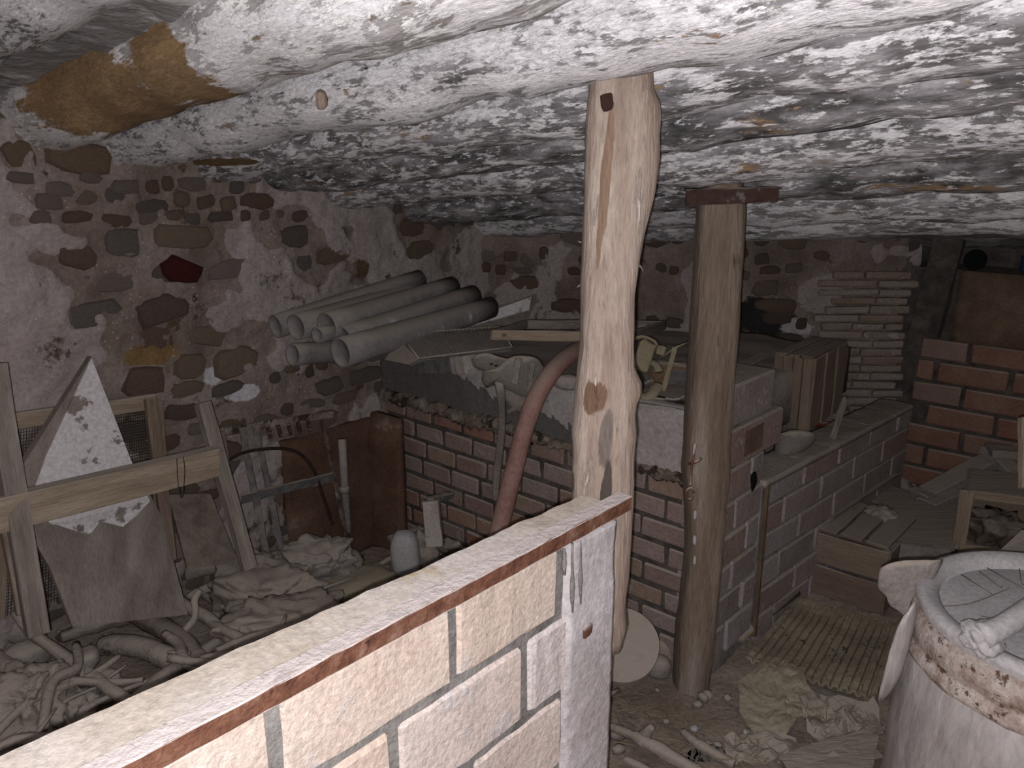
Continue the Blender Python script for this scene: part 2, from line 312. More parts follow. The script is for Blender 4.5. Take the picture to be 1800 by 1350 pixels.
def grid(name, org, ex, ey, en, wd, ht, step, fnc, mat, thick=0.0, **k):
    """displaced sheet: fnc(a, b) -> (offset along en, mask)"""
    nx = max(2, int(wd / step)); ny = max(2, int(ht / step)); V = []; Mk = []; F = []
    for j in range(ny + 1):
        for i in range(nx + 1):
            a = wd * i / nx; b = ht * j / ny; d, m = fnc(a, b)
            V.append((a, b, d)); Mk.append(m)
    for j in range(ny):
        for i in range(nx):
            q = j * (nx + 1) + i; F.append((q, q + 1, q + nx + 2, q + nx + 1))
    if thick:
        n0 = len(V)
        ring = [i for i in range(nx + 1)] + [j * (nx + 1) + nx for j in range(1, ny + 1)] + [ny * (nx + 1) + i for i in range(nx - 1, -1, -1)] + [j * (nx + 1) for j in range(ny - 1, 0, -1)]
        for q in ring: V.append((V[q][0], V[q][1], -thick)); Mk.append(Mk[q])
        m = len(ring)
        for i in range(m): F.append((ring[i], n0 + i, n0 + (i + 1) % m, ring[(i + 1) % m]))
        F.append(tuple(n0 + i for i in range(m - 1, -1, -1)))
    me = mesh(V, F)
    at = me.attributes.new('mask', 'FLOAT', 'POINT'); at.data.foreach_set('value', Mk)
    return link(name, me, mat, frame(org, ex, ey, en), smooth=True, **k)
def stone_mesh(seed, n=9):
    r = random.Random(seed); V = []; F = []
    ang = [2 * math.pi * (i + r.uniform(-0.25, 0.25)) / n for i in range(n)]
    rad = [r.uniform(0.82, 1.08) for _ in range(n)]
    for (s, z) in ((1.02, -0.6), (1.0, 0.25), (0.86, 0.8)):
        for a, q in zip(ang, rad):
            # superellipse: squarish stones
            cx = math.copysign(abs(math.cos(a)) ** 0.7, math.cos(a)); cy = math.copysign(abs(math.sin(a)) ** 0.7, math.sin(a))
            V.append((cx * q * s * 0.5, cy * q * s * 0.5, z + r.uniform(-0.1, 0.1)))
    V.append((r.uniform(-0.08, 0.08), r.uniform(-0.08, 0.08), 1.0))
    for t in range(2):
        for i in range(n): F.append((t * n + i, t * n + (i + 1) % n, (t + 1) * n + (i + 1) % n, (t + 1) * n + i))
    for i in range(n): F.append((2 * n + i, 2 * n + (i + 1) % n, 3 * n))
    me = mesh(V, F); me.polygons.foreach_set('use_smooth', [True] * len(me.polygons)); return me
STONES = [stone_mesh(i) for i in range(14)]
for s in STONES: s.materials.append(MATS['stone'])
BR = {}
def brick_mesh(dx, dy, dz, mat):
    key = (round(dx, 2), round(dy, 2), round(dz, 3), mat, random.randrange(3))
    if key not in BR:
        me = rbox(key[0], key[1], key[2], 0.0022, 0.006, (0, 0, 0), seed=hash((key[0], key[2], key[4])) & 0xffff)
        me.materials.append(MATS[mat]); BR[key] = me
    return BR[key]
def brick(parent, c, ex, en, dx, dz, mat, dy=0.05, name='brick', label=None, jit=0.0025):
    """c: centre of the brick's face, ex: along the wall, en: out of the wall"""
    me = brick_mesh(dx, dy, dz, mat)
    c = Vector(c) - en * (dy / 2) + en * random.uniform(-jit, jit)
    rt = Matrix.Rotation(random.uniform(-0.012, 0.012), 4, 'Y')
    return link(name, me, None, frame(c, ex, -en, EZ) @ rt, parent, label=label)
ALONG_V = -EV   # leftwards
# ------------------------------------------------------------------ the room: floor, ceiling, walls
UN, UF, VL, VR = -0.9, 3.95, -2.6, 1.9
def floor_f(a, b):
    u = a + UN; v = b + VL - 0.1
    d = 0.02 * fn((u, v, 0), 2.5) + 0.008 * fn((u, v, 3), 14)
    heap = 0.0
    if v < -0.95 and u < 1.75: heap = 0.09 * max(0, min(1, (-0.95 - v) / 0.3)) * max(0, min(1, (1.75 - u) / 0.6))
    return d + heap, 0
floor = grid('floor', W(UN, VL - 0.1, 0), EU, EV, Vector((0, 0, 1)), UF + 0.5 - UN, VR - VL + 0.2, 0.03, floor_f, 'floor_dirt', kind='structure')
# EU x EV points down, so the sheet is built with its own up axis (left-handed frame is avoided by flipping faces)
def wall_f(seed, amt=0.018, thr=0.02):
    def f(a, b):
        p = (a, b, seed)
        n = fn(p, 2.5, seed); m = 1.0 if n > thr else 0.0
        e = min(1, max(0, (n - thr) / 0.03))
        return amt * fn(p, 5, seed) + 0.009 * fn(p, 13, seed + 2) + 0.004 * fn(p, 34) + 0.012 * e, min(1, max(0, 0.5 + (n - thr) * 6))
    return f
def nrm_mask(f, a, b): return f(a, b)[1]
# left wall: rubble set in mortar
wl = grid('wall_left', W(UN, VL, 0), EU, EZ, EV, 3.62 - UN, 2.3, 0.013, wall_f(3.3, thr=0.14), 'plaster_wall', kind='structure')
fl_ = wall_f(3.3, thr=0.14)
rs = random.Random(21)
def rubble(wall, org, ex, en, a0, a1, b0, b1, f, skip=lambda a, b: False, hmin=0.05, hmax=0.10, cover=0.62, protr=(0.012, 0.03), lim=280):
    n = 0; b = b0
    while b < b1:
        h = rs.uniform(hmin, hmax); a = a0 + rs.uniform(-0.05, 0.05)
        while a < a1:
            wd = h * rs.uniform(0.8, 2.6)
            ca, cb = a + wd / 2, b + h / 2 + rs.uniform(-0.02, 0.02)
            off, m = f(ca, cb)
            if m < cover and n < lim and not skip(ca, cb):
                me = rs.choice(STONES)
                ey = EZ
                Mx = frame(org + ex * ca + ey * cb + en * (off - 0.006), ex, ey, en) @ Matrix.Rotation(rs.uniform(-0.16, 0.16), 4, 'Z') @ Matrix.Diagonal((wd * 0.95, h * rs.uniform(0.72, 1.1), rs.uniform(*protr), 1))
                link('stone', me, None, Mx, wall); n += 1
            a += wd * 1.02 + 0.006
        b += h * 1.0 + 0.004
    return n
orgL = W(UN, VL, 0)
rubble(wl, orgL, EU, EV, 1.1, 4.4, 0.12, 1.72, fl_, hmin=0.04, hmax=0.115, protr=(0.010, 0.024), skip=lambda a, b: (a + UN) > 2.7 or rs.random() < 0.06)
# the dark red stone at (310, 475)
q = pv(315, 475, VL); red = stone_mesh(77, 10); red.materials.append(MATS['dark_red_stone'])
link('stone', red, None, frame(q + EV * 0.02, EU, EZ, EV) @ Matrix.Rotation(-0.35, 4, 'Z') @ Matrix.Diagonal((0.14, 0.085, 0.03, 1)), wl, label='dark red stone')
# back wall, running from the left corner behind the trough to the red brick recess
BWa = W(2.62, VL - 0.05, 0); BWb = Vector((1.86, 3.66, 0)); bx = (BWb - BWa); BWL = bx.length; bx.normalize(); bn = Vector((bx.y, -bx.x, 0))
fb_ = wall_f(9.1, thr=0.16)
wb = grid('wall_back', BWa - bx * 0.1, bx, EZ, bn, BWL + 0.1, 2.0, 0.018, fb_, 'plaster_wall', kind='structure')
def bwpt(px, py):   # pixel on the back wall plane -> (a, b)
    r = ray(px, py); t = (BWa - C0).dot(bn) / r.dot(bn); p = C0 + r * t; return (p - BWa).dot(bx) + 0.1, p.z
aF0 = bwpt(1440, 600)[0]; 
rubble(wb, BWa - bx * 0.1, bx, bn, 0.1, BWL, 0.5, 1.45, fb_, hmin=0.05, hmax=0.09, skip=lambda a, b: (a > aF0 - 0.05 and b < 1.15) or rs.random() < 0.35)
# flat bricks at the right end of the back wall, thin and ragged
z = 0.10; row = 0
while z < 1.13:
    h = 0.036; a = aF0 + rs.uniform(-0.04, 0.05); aend = BWL + 0.1 + rs.uniform(-0.05, 0.01)
    while a < aend:
        L = min(rs.choice((0.14, 0.2, 0.27)), aend - a)
        if L > 0.04: brick(wb, BWa - bx * 0.1 + bx * (a + L / 2) + EZ * (z + h / 2) + bn * 0.028, bx, bn, L - 0.004, h - 0.005 + rs.uniform(-0.002, 0.002), 'flat_brick', 0.05, jit=0.008)
        a += L + 0.004
    z += h + 0.004; row += 1
# jamb that closes the recess beside the flat bricks, then the red brick wall
wr_o = W(UF, 0, 0)
vR0 = BWb.dot(EV) - 0.12
f_r = wall_f(5.5, 0.006, thr=0.6)
wr = grid('wall_right', W(UF + 0.3, 1.9, 0), -EV, EZ, -EU, 1.9 - vR0 + 0.3, 2.0, 0.03, f_r, 'mortar_dark', kind='structure')
jmb = link('trim_1', rbox(0.06, 0.42, 1.9, 0.004, 0.01, seed=3), 'mortar_dark', frame(BWb + EZ * 0.95 + bx * -0.03 - bn * 0.2, bx, -bn, EZ), kind='structure')
# upper brick recess: red bricks up to z ~0.98 standing 5 cm proud of the wall behind
zt = 0.20
rows = []
pitch = 0.103; ztop = 0.985
ztop = pu(1640, 596, UF - 0.03).z
v_at = lambda px, py: pu(px, py, UF - 0.03).dot(EV)
z = ztop; r_i = 0
starts = [v_at(1617, 625), v_at(1610, 650), v_at(1603, 690), v_at(1631, 715), v_at(1589, 745), v_at(1590, 775), v_at(1583, 805), v_at(1583, 840)]
first = [0.19, 0.075, 0.20, 0.27, 0.24, 0.085, 0.22, 0.15, 0.2, 0.3]
while z > 0.0:
    v = starts[min(r_i, 7)]; L = first[min(r_i, 9)]
    while v < 1.0:
        brick(wr, W(UF - 0.03, v + L / 2, z - 0.045), -EV, -EU, L, 0.088, 'red_brick', 0.06, jit=0.004)
        v += L + 0.014; L = 0.285
    z -= pitch; r_i += 1
zl = pu(1720, 478, UF - 0.035).z
link('trim_11', rbox(2.0, 0.27, zl - 0.005, 0.002, 0.004, (10, 0, 0), seed=13), 'mortar_dark', frame(W(UF + 0.127, vR0 + 1.0, zl / 2), -EV, EU, EZ), kind='structure')
# plaster above the red bricks with a darker pipe-like jamb
grid('trim_2', W(UF - 0.035, 1.2, ztop + 0.0), -EV, EZ, -EU, 1.2 - v_at(1676, 560), pu(1720, 478, UF - 0.035).z - ztop, 0.03,
     lambda a, b: (0.01 * fn((a, b, 1), 6), 0), 'brown_stain', thick=0.03, kind='structure')
q0, q1 = pu(1625, 588, UF - 0.05), pu(1672, 412, UF - 0.05)
bar('trim_3', q0, q1, 0.12, 0.06, 'mortar_dark', kind='structure', up=-EU, rough=0.004)
# closing walls the camera does not see
grid('wall_side', W(UN, VR, 0), -EU * -1, EZ, -EV, UF + 0.3 - UN, 2.5, 0.1, lambda a, b: (0.02 * fn((a, b, 2), 3), 0), 'plaster_wall', kind='structure')
grid('wall_near', W(UN, VL, 0), EV, EZ, EU, VR - VL, 2.6, 0.1, lambda a, b: (0.02 * fn((a, b, 6), 3), 0), 'plaster_wall', kind='structure')
# ceiling: plastered boards above the logs
ca = W(UN - 0.1, VL - 0.1, zceil(UN - 0.1, VL - 0.1)); cu = (W(1, 0, zceil(1, 0)) - W(0, 0, zceil(0, 0))).normalized(); cv = (W(0, 1, zceil(0, 1)) - W(0, 0, zceil(0, 0))).normalized()
grid('ceiling', ca + EZ * 0.11, cu, cv, cu.cross(cv), 5.5, 4.7, 0.04, lambda a, b: (0.03 * fn((a, b, 1), 3) + 0.008 * fn((a, b, 1), 14), 0), 'ceiling_boards', kind='structure')
# log beams
def log_beam(u0, u1, r0, r1, mat, label, seed, dz0=0.0, dz1=0.0, squash=0.9):
    n = 70; P = []; Rr = []
    for i in range(n):
        t = i / (n - 1); v = VL - 0.12 + t * (VR - VL + 0.2); u = u0 + (u1 - u0) * t
        r = (r0 + (r1 - r0) * t) * (1 + 0.10 * fn((v, seed, 0), 1.3))
        zc = zceil(u, v) + r * squash + dz0 + (dz1 - dz0) * t + 0.018 * fn((v, seed, 5), 1.2)
        P.append(W(u + 0.02 * fn((v, seed, 9), 1.1), v, zc)); Rr.append(r)
    a = Vector(P[0]); x = (P[-1] - P[0]).normalized(); zz = (EZ - x * EZ.dot(x)).normalized(); y = zz.cross(x)
    Mx = frame(a, x, y, zz); inv = Mx.inverted()
    me = tube_mesh([inv @ p for p in P], Rr, 40, True, 0.16, 7.0, seed, flat=squash, upv=Vector((0, 0, 1)))
    return link('log_beam', me, mat, Mx, smooth=True, label=label, cat='beam', group='log beams of the ceiling')
log_beam(0.62, 0.60, 0.10, 0.09, 'beam_white', 'whitewashed log beam nearest the camera, overhead at the top left edge', 1.3, 0.07, 0.07)
log_beam(0.90, 0.88, 0.125, 0.12, 'beam_front', 'thick whitewashed log beam with large bare ochre patch at its left end', 2.1)
log_beam(1.15, 1.19, 0.105, 0.11, 'beam_white', 'white flaking log beam resting on the pale post', 3.7)
log_beam(1.42, 1.42, 0.10, 0.11, 'beam_mixed', 'grey and white log beam just behind the pale post', 4.4)
log_beam(1.66, 1.66, 0.085, 0.09, 'beam_grey', 'dark grey log beam midway between the two posts', 5.2, 0.0, 0.01)
log_beam(1.93, 1.93, 0.10, 0.10, 'beam_mixed', 'mottled log beam directly in front of the dark post top', 6.1, 0.0, 0.0)
log_beam(2.33, 2.30, 0.12, 0.12, 'beam_grey', 'sooty grey log beam just behind the dark post', 7.9)
log_beam(2.74, 2.76, 0.11, 0.11, 'beam_pale', 'pale thin-coated log beam second from the back wall', 8.5)
log_beam(3.06, 3.06, 0.09, 0.10, 'beam_pale', 'low whitewashed log beam nearest the back wall', 9.6)
log_beam(3.42, 3.42, 0.10, 0.10, 'beam_grey', 'hindmost log beam above the red brick recess', 10.6, 0.06, 0.06)
log_beam(3.75, 3.75, 0.10, 0.10, 'beam_grey', 'farthest log beam, over the brown plaster above the red bricks', 11.6, 0.13, 0.13)

# ------------------------------------------------------------------ foreground partition wall
PV = -0.747; PUE = 1.106; TOPZ = 1.0
part = thing('trim_4', W(0.4, PV, 0), None, None, kind='structure')
def cap_f(a, b): return 0.004 * fn((a, b, 0), 9) + 0.002 * fn((a, b, 4), 30), 0
core = link('mortar_core', rbox(PUE + 0.45, 0.085, 0.995, 0.001, 0.003, (30, 0, 0), seed=5), 'mortar', frame(W((PUE - 0.45) / 2, PV - 0.006 - 0.0425, 0.4975), EU, EV, -EZ), part)
# cap: wider towards the near end (its far edge runs at a slight angle)
def cap_edge(u): return -(0.075 + 0.045 * max(0, min(1, (PUE - u) / 1.1)))
V = []; F = []; n = 80
for i in range(n + 1):
    u = -0.45 + (PUE + 0.45) * i / n; e = cap_edge(u) + 0.0025 * fn((u, 0, 0), 25) + 0.0015 * fn((u, 3, 0), 90)
    zz = TOPZ + 0.012 + 0.003 * fn((u, 1, 0), 6)
    for (vv, z_) in ((0.0, 0.985), (0.0, zz), (e * 0.5, zz + 0.001 * fn((u, 7, 0), 12)), (e + 0.004, zz + 0.002 * fn((u, 9, 0), 20)), (e, zz - 0.008), (e, 0.93)):
        V.append(W(u, PV + vv, z_))
for i in range(n):
    for j in range(5): a = i * 6 + j; F.append((a, a + 6, a + 7, a + 1))
F.append(tuple(range(6))); F.append(tuple(n * 6 + j for j in range(5, -1, -1)))
link('plaster_cap', fixn(mesh(V, F)), 'wall_cap', None, part, smooth=False)
def pbrick(u0, u1, z0, z1, mat='pale_brick'):
    nonl = rbox(u1 - u0, 0.06, z1 - z0, 0.002, 0.007, (5, 0, 0))
    link('brick', nonl, mat, frame(W((u0 + u1) / 2, PV - 0.03 + random.uniform(-0.001, 0.0015), (z0 + z1) / 2), EU, EV, -EZ), part)
JT = 0.0075
for (zt_, zb_, js) in ((0.99, 0.861, (-0.40, -0.16, 0.135, 0.41, 0.706, 0.952)), (0.848, 0.705, (-0.3, 0.0, 0.295, 0.588, 0.864, 0.985)),
                       (0.692, 0.55, (-0.4, -0.16, 0.14, 0.44, 0.735, 0.97)), (0.537, 0.395, (-0.3, 0.0, 0.3, 0.6, 0.88, 0.985)), (0.382, 0.24, (-0.4, -0.1, 0.2, 0.5, 0.8, 0.97)), (0.227, 0.085, (-0.3, 0.0, 0.3, 0.6, 0.88, 0.98))):
    for a, b in zip(js[:-1], js[1:]): pbrick(a + JT, b - JT, zb_, zt_)
# plastered end of the wall
def pl_f(a, b):
    n = fn((a, b, 0), 7); e = min(1, a / 0.03 + 0.5 * n)
    return 0.006 * e + 0.004 * n - (0.012 if a < 0.01 else 0), 0
grid('plaster_end', W(0.955, PV + 0.0, 0.0), EU, EZ, -EV * -1, PUE - 0.955, 0.985, 0.008, pl_f, 'partition_plaster', thick=0.085, parent=part)
# angle iron along the top edge
ir = link('angle_iron', None, None, Matrix.Translation(W(0.3, PV, 1.0)), part)
L = PUE + 0.035 + 0.45; uc = (-0.45 + PUE + 0.035) / 2
link('vertical_flange', rbox(L, 0.004, 0.026, 0.0006, 0.001, (60, 0, 0), seed=1), 'rust', frame(W(uc, PV + 0.011, 1.009), EU, EV, -EZ), ir)
link('top_flange', rbox(L, 0.030, 0.004, 0.0006, 0.001, (60, 0, 0), seed=2), 'rust', frame(W(uc, PV - 0.003, 1.021), EU, EV, -EZ), ir)
for uu, pxy in ((0.0, 0),):
    c = pv(1030, 1108, PV + 0.006)
    link('iron_stud', stone_mesh(5), 'rust', frame(c, EU, EZ, EV) @ Matrix.Diagonal((0.028, 0.028, 0.008, 1)), part, label='rusty stud in the plaster')
for s in STONES[:0]: pass

# ------------------------------------------------------------------ posts
def outline_post(name, rows_, Yf, mat, depth, label, group, nz=0.03, seed=0.0, seg=28, rotz=0.0):
    """post whose front outline follows rows of (y, x_left, x_right) at depth Yf(y); own depth behind it"""
    org = None; rings = []
    ys = []
    for i in range(len(rows_) - 1):
        (y0, l0, r0), (y1, l1, r1) = rows_[i], rows_[i + 1]
        k = max(1, int(abs(y1 - y0) / 12))
        for j in range(k): t = j / k; ys.append((y0 + (y1 - y0) * t, l0 + (l1 - l0) * t, r0 + (r1 - r0) * t))
    ys.append(rows_[-1]); V = []; F = []
    for (y, l, r) in ys:
        Y = Yf(y); a = pY(l, y, Y); b = pY(r, y, Y); c = (a + b) / 2; hw = (b.x - a.x) / 2
        if org is None: org = pY((rows_[-1][1] + rows_[-1][2]) / 2, rows_[-1][0], Yf(rows_[-1][0]))
        for k in range(seg):
            t = 2 * math.pi * k / seg
            cx = math.copysign(abs(math.cos(t)) ** 0.62, math.cos(t)); cy = math.copysign(abs(math.sin(t)) ** 0.62, math.sin(t))
            q = c + Vector((cx * hw, cy * depth / 2, 0))
            s = 1 + nz * fn(q, 14, seed) + nz * 0.6 * fn((q.x * 40, q.y * 40, q.z * 3), 1, seed)
            q = c + (q - c) * s
            V.append(q - org)
    n = len(ys)
    for i in range(n - 1):
        for k in range(seg): a = i * seg + k; b = i * seg + (k + 1) % seg; F.append((a, b, b + seg, a + seg))
    F.append(tuple(range(seg))); F.append(tuple((n - 1) * seg + k for k in range(seg)))
    root = thing(name, org, label, 'post', group)
    shaft = link('shaft', fixn(mesh(V, F)), mat, Matrix.Translation(org), root, smooth=True)
    return root
YA = lambda y: 1.47 + (160 - y) * 0.00009
pa = outline_post('wooden_post', [(120, 1034, 1145), (160, 1036, 1145), (185, 1032, 1158), (210, 1030, 1160), (300, 1028, 1154), (350, 1026, 1146), (420, 1024, 1130), (450, 1023, 1124), (520, 1021, 1114), (600, 1020, 1112),
     (640, 1016, 1113), (668, 1014, 1126), (685, 1012, 1127), (705, 1011, 1119), (725, 1010, 1116), (760, 1005, 1117), (800, 1007, 1114), (880, 1004, 1112), (920, 1008, 1110), (1000, 1014, 1104), (1060, 1020, 1098), (1090, 1026, 1100), (1125, 1040, 1090)],
     YA, 'pale_post_wood', 0.10, 'pale rough-hewn wooden post standing at the end of the foreground brick partition', 'timber props', 0.035, 2.0)
k = pY(1067, 180, 1.415); link('knot', stone_mesh(8), 'knot', frame(k, Vector((1, 0, 0)), EZ, Vector((0, -1, 0))) @ Matrix.Diagonal((0.024, 0.034, 0.006, 1)), pa, label='dark knot near the top')
for (x0, y0, x1, y1) in ((1121, 462, 1131, 478), (1120, 455, 1124, 470), (1020, 500, 1014, 505), (1022, 427, 1016, 424)):
    tube('splinter', [pY(x0, y0, 1.44), pY((x0 + x1) / 2 + 1, (y0 + y1) / 2, 1.435), pY(x1, y1, 1.43)], [0.002, 0.0012, 0.0004], 'pale_post_wood', pa, seg=5)
YB = lambda y: 2.22
rowsB = [(318, 1240, 1300), (345, 1228, 1306), (362, 1226, 1307), (420, 1223, 1305), (500, 1219, 1300), (600, 1213, 1294), (700, 1206, 1286), (780, 1203, 1282), (830, 1199, 1280), (870, 1203, 1275), (940, 1206, 1270),
         (1000, 1203, 1265), (1060, 1196, 1259), (1100, 1190, 1256), (1150, 1186, 1250), (1200, 1184, 1244), (1222, 1186, 1240)]
pb = outline_post('wooden_post', rowsB, YB, 'dark_post_wood', 0.13, 'darker weathered log post with a steel plate on top, before the brick pillar', 'timber props', 0.03, 5.0)
plt = bar('steel_plate', pY(1205, 347, 2.15), pY(1367, 342, 2.15), 0.012, 0.040, 'dark_rust', pb, cuts=8)
bar('steel_plate_lip', pY(1205, 334, 2.19), pY(1367, 330, 2.19), 0.07, 0.006, 'dark_rust', plt, cuts=8)
c = pY(1213, 868, 2.14)
ringp = [c + Vector((0.011 * math.cos(t), 0, 0.018 * math.sin(t))) for t in [2 * math.pi * i / 18 for i in range(19)]]
rg = tube('ring', ringp, 0.003, 'rust', pb, seg=6)
tube('staple', [pY(1222, 780, 2.15), pY(1219, 800, 2.135), pY(1215, 825, 2.135), pY(1214, 848, 2.14), pY(1213, 853, 2.13)], [0.006, 0.004, 0.004, 0.003, 0.003], 'rust', pb, seg=6)
tube('hook', [pY(1211, 815, 2.15), pY(1225, 812, 2.13), pY(1232, 806, 2.15)], 0.004, 'rust', pb, seg=6)
for (x, y, s) in ((1222, 905, 0.02), (1221, 950, 0.022), (1221, 985, 0.02)):
    link('salt_crust', stone_mesh(int(x + y)), 'drum_lid', frame(pY(x, y, 2.153), Vector((1, 0, 0)), EZ, Vector((0, -1, 0))) @ Matrix.Diagonal((s * 0.5, s * 1.5, 0.004, 1)), pb)

# ------------------------------------------------------------------ trough: brick base and plastered parapet
TU = 2.066
tr = thing('trim_5', W(TU, -1.8, 0), None, None, kind='structure')
link('mortar_core', rbox(1.54, 0.20, 0.68, 0.001, 0.003, (10, 0, 0), seed=8), 'mortar_dark', frame(W(TU + 0.105, -1.815, 0.34), -EV, EU, EZ), tr)
rb = random.Random(4)
z = 0.655; r_i = 0
while z > 0.02:
    v = -1.03; 
    off = 0.0 if r_i % 2 else -0.085
    v += off * 0
    L = 0.17 if r_i % 2 else 0.09
    while v > -2.55:
        LL = L * rb.uniform(0.95, 1.05)
        if not (r_i == 1 and -1.60 < v - LL / 2 < -1.5):
            brick(tr, W(TU, v - LL / 2, z - 0.034), -EV, -EU, LL - 0.010, 0.066, 'dusty_brick' if v > -1.45 else ('red_brick' if rb.random() < 0.3 else 'dusty_brick'), 0.05)
        v -= LL; L = 0.17
    z -= 0.079; r_i += 1
def par_f(a, b):
    # a runs left from the pillar, b upwards; dark bare cement below a ragged line on the left part
    m = 0.0
    if a > 0.52:
        line = 0.05 + (a - 0.52) * 0.15 + 0.022 * (((a * 14) % 1.0)) + 0.03 * fn((a, 0, 0), 5)
        line = min(line, 0.19)
        m = 1.0 if b < line + (0.0 if a < 1.3 else 0.05) else 0.0
    return 0.003 * fn((a, b, 1), 6) + 0.0015 * fn((a, b, 1), 30) - (0.002 if m else 0), m
grid('parapet', W(TU - 0.012, -1.02, 0.672), -EV, EZ, -EU, 1.58, 0.213, 0.012, par_f, 'trough_plaster', thick=0.10, parent=tr)
# crumbling ledge under the parapet
V = []; F = []; n = 160; seg = 8
P = [W(TU - 0.014 + 0.006 * fn((i, 0, 0), 0.2), -1.03 - 1.56 * i / n, 0.668 + 0.008 * fn((i, 5, 0), 0.15)) for i in range(n + 1)]
tube('crumbled_ledge', P, [0.014 + 0.012 * abs(fn((i, 2, 0), 0.3)) + (0.008 if i > 70 else 0) for i in range(n + 1)], 'crumbled_ledge', tr, seg=9, nz=0.8, ns=45)
# fill behind the parapet
grid('trough_bed', W(TU + 0.08, -2.6, 0.855), EU, EV, EZ * 1, 1.3, 1.45, 0.04, lambda a, b: (0.012 * fn((a, b, 0), 6), 0), 'dust_grey', thick=0.2, parent=tr)
# ------------------------------------------------------------------ brick pillar and low side wall
pil = thing('trim_6', W(TU + 0.14, -1.1, 0), None, None, kind='structure')
pw = 0.29
link('mortar_core', rbox(pw - 0.012, 0.14, 0.975, 0.001, 0.003, seed=9), 'mortar', frame(W(TU + pw / 2, -1.013 - 0.08, 0.4875), EU, -EV, EZ), pil)
zrows = [(0.985, 0.857, 1), (0.847, 0.725, 1), (0.712, 0.610, 2), (0.600, 0.500, 2), (0.490, 0.392, 2), (0.382, 0.285, 2), (0.275, 0.178, 2), (0.168, 0.06, 2)]
uP = [pv(1357, 700, -1.013).dot(EU), pv(1368, 775, -1.013).dot(EU)]
for i, (zt_, zb_, nn) in enumerate(zrows):
    u1 = uP[0] if i == 0 else uP[1] if i == 1 else TU + pw
    cuts_ = [TU, u1] if nn == 1 else ([TU, TU + 0.10, TU + pw] if i % 2 else [TU, TU + 0.19, TU + pw])
    for a, b in zip(cuts_[:-1], cuts_[1:]):
        brick(pil, W((a + b) / 2, -1.013 + (0.008 if i < 2 else 0), (zt_ + zb_) / 2), EU, EV, b - a - 0.008, zt_ - zb_, 'grey_brick', 0.14)
link('brown_stained_face', rbox(0.13, 0.004, 0.085, 0.002, 0.002, seed=4), 'brown_stain', frame(W(TU + 0.165, -1.0035, 0.785), EU, EV, -EZ), pil)
hole = pv(1325, 845, -1.006)
link('hole', stone_mesh(31), 'void_black', frame(hole, EU, EZ, EV) @ Matrix.Rotation(0.3, 4, 'Z') @ Matrix.Diagonal((0.04, 0.07, 0.004, 1)), pil, label='black hole in the masonry')
lw = thing('trim_7', W(2.6, -0.95, 0), None, None, kind='structure')
az = R(46); lx = Vector((math.sin(az), math.cos(az), 0)); ln = Vector((math.cos(az), -math.sin(az), 0))
l0 = W(TU + pw + 0.01, -1.013, 0); LWL = 1.28; LH = 0.61
link('mortar_core', rbox(LWL, 0.12, LH - 0.015, 0.001, 0.003, (10, 0, 0), seed=10), 'mortar', frame(l0 + lx * LWL / 2 - ln * 0.068 + EZ * (LH - 0.015) / 2, lx, -ln, EZ), lw)
z = LH - 0.012; i = 0
while z > 0.0:
    a = 0.012; L = 0.14 if i % 2 else 0.27
    while a < LWL - 0.02:
        LL = min(L, LWL - a)
        brick(lw, l0 + lx * (a + LL / 2) + EZ * (z - 0.046), lx, ln, LL - 0.009, 0.092, 'grey_brick', 0.07)
        a += LL; L = 0.28
    z -= 0.103; i += 1
grid('dusty_cap', l0 + EZ * (LH - 0.012) + ln * 0.004, lx, -ln, EZ * 1, LWL, 0.145, 0.012, lambda a, b: (0.005 * fn((a, b, 0), 10) - 0.004 * (b < 0.01), 0), 'dust_grey', thick=0.02, parent=lw)
bar('upright_groove_pipe', l0 + ln * 0.003 + EZ * 0.02 + lx * 0.015, l0 + ln * 0.003 + EZ * 0.585 + lx * 0.015, 0.018, 0.012, 'brown_stain', lw, up=ln)
# low fill in the pen behind the side wall
grid('trim_8', W(2.42, -2.2, 0.42), EU, EV, EZ, 1.4, 1.12, 0.05, lambda a, b: (0.03 * fn((a, b, 0), 5), 0), 'dust_grey', thick=0.4, kind='structure')

# ================================================================== OBJECTS
def proj_z(P, py):
    """height above P's ground point at which it meets pixel row py"""
    lo, hi = 0.0, 2.5
    def yy(z):
        d = Vector((P[0], P[1], z)) - C0; zc = d.y * CP - d.z * SP
        return 675 - FPX * (d.y * SP + d.z * CP) / zc
    for _ in range(40):
        m = (lo + hi) / 2
        if yy(m) > py: lo = m
        else: hi = m
    return (lo + hi) / 2
def blob(name, c, size, mat, parent=None, rot=(0, 0, 0), nz=0.25, ns=5.0, seed=0.0, sub=4, sq=0.75, fold=0.0, **k):
    bm = bmesh.new(); bmesh.ops.create_icosphere(bm, subdivisions=sub, radius=1.0)
    c = Vector(c); s = Vector(size)
    for v in bm.verts:
        p = v.co.copy(); q = Vector([math.copysign(abs(t) ** sq, t) for t in p])
        q = Vector((q.x * s.x / 2, q.y * s.y / 2, q.z * s.z / 2))
        d = 1 + nz * fn(q, ns, seed) + (fold * abs(fn(q, ns * 2.3, seed + 4)) if fold else 0)
        v.co = q * d
    me = bpy.data.meshes.new('blob'); bm.to_mesh(me); bm.free()
    return link(name, me, mat, Matrix.Translation(c) @ Euler(rot).to_matrix().to_4x4(), parent, smooth=True, **k)
def root_of(name, loc, label, cat, group=None): return thing(name, Vector(loc), label, cat, group)

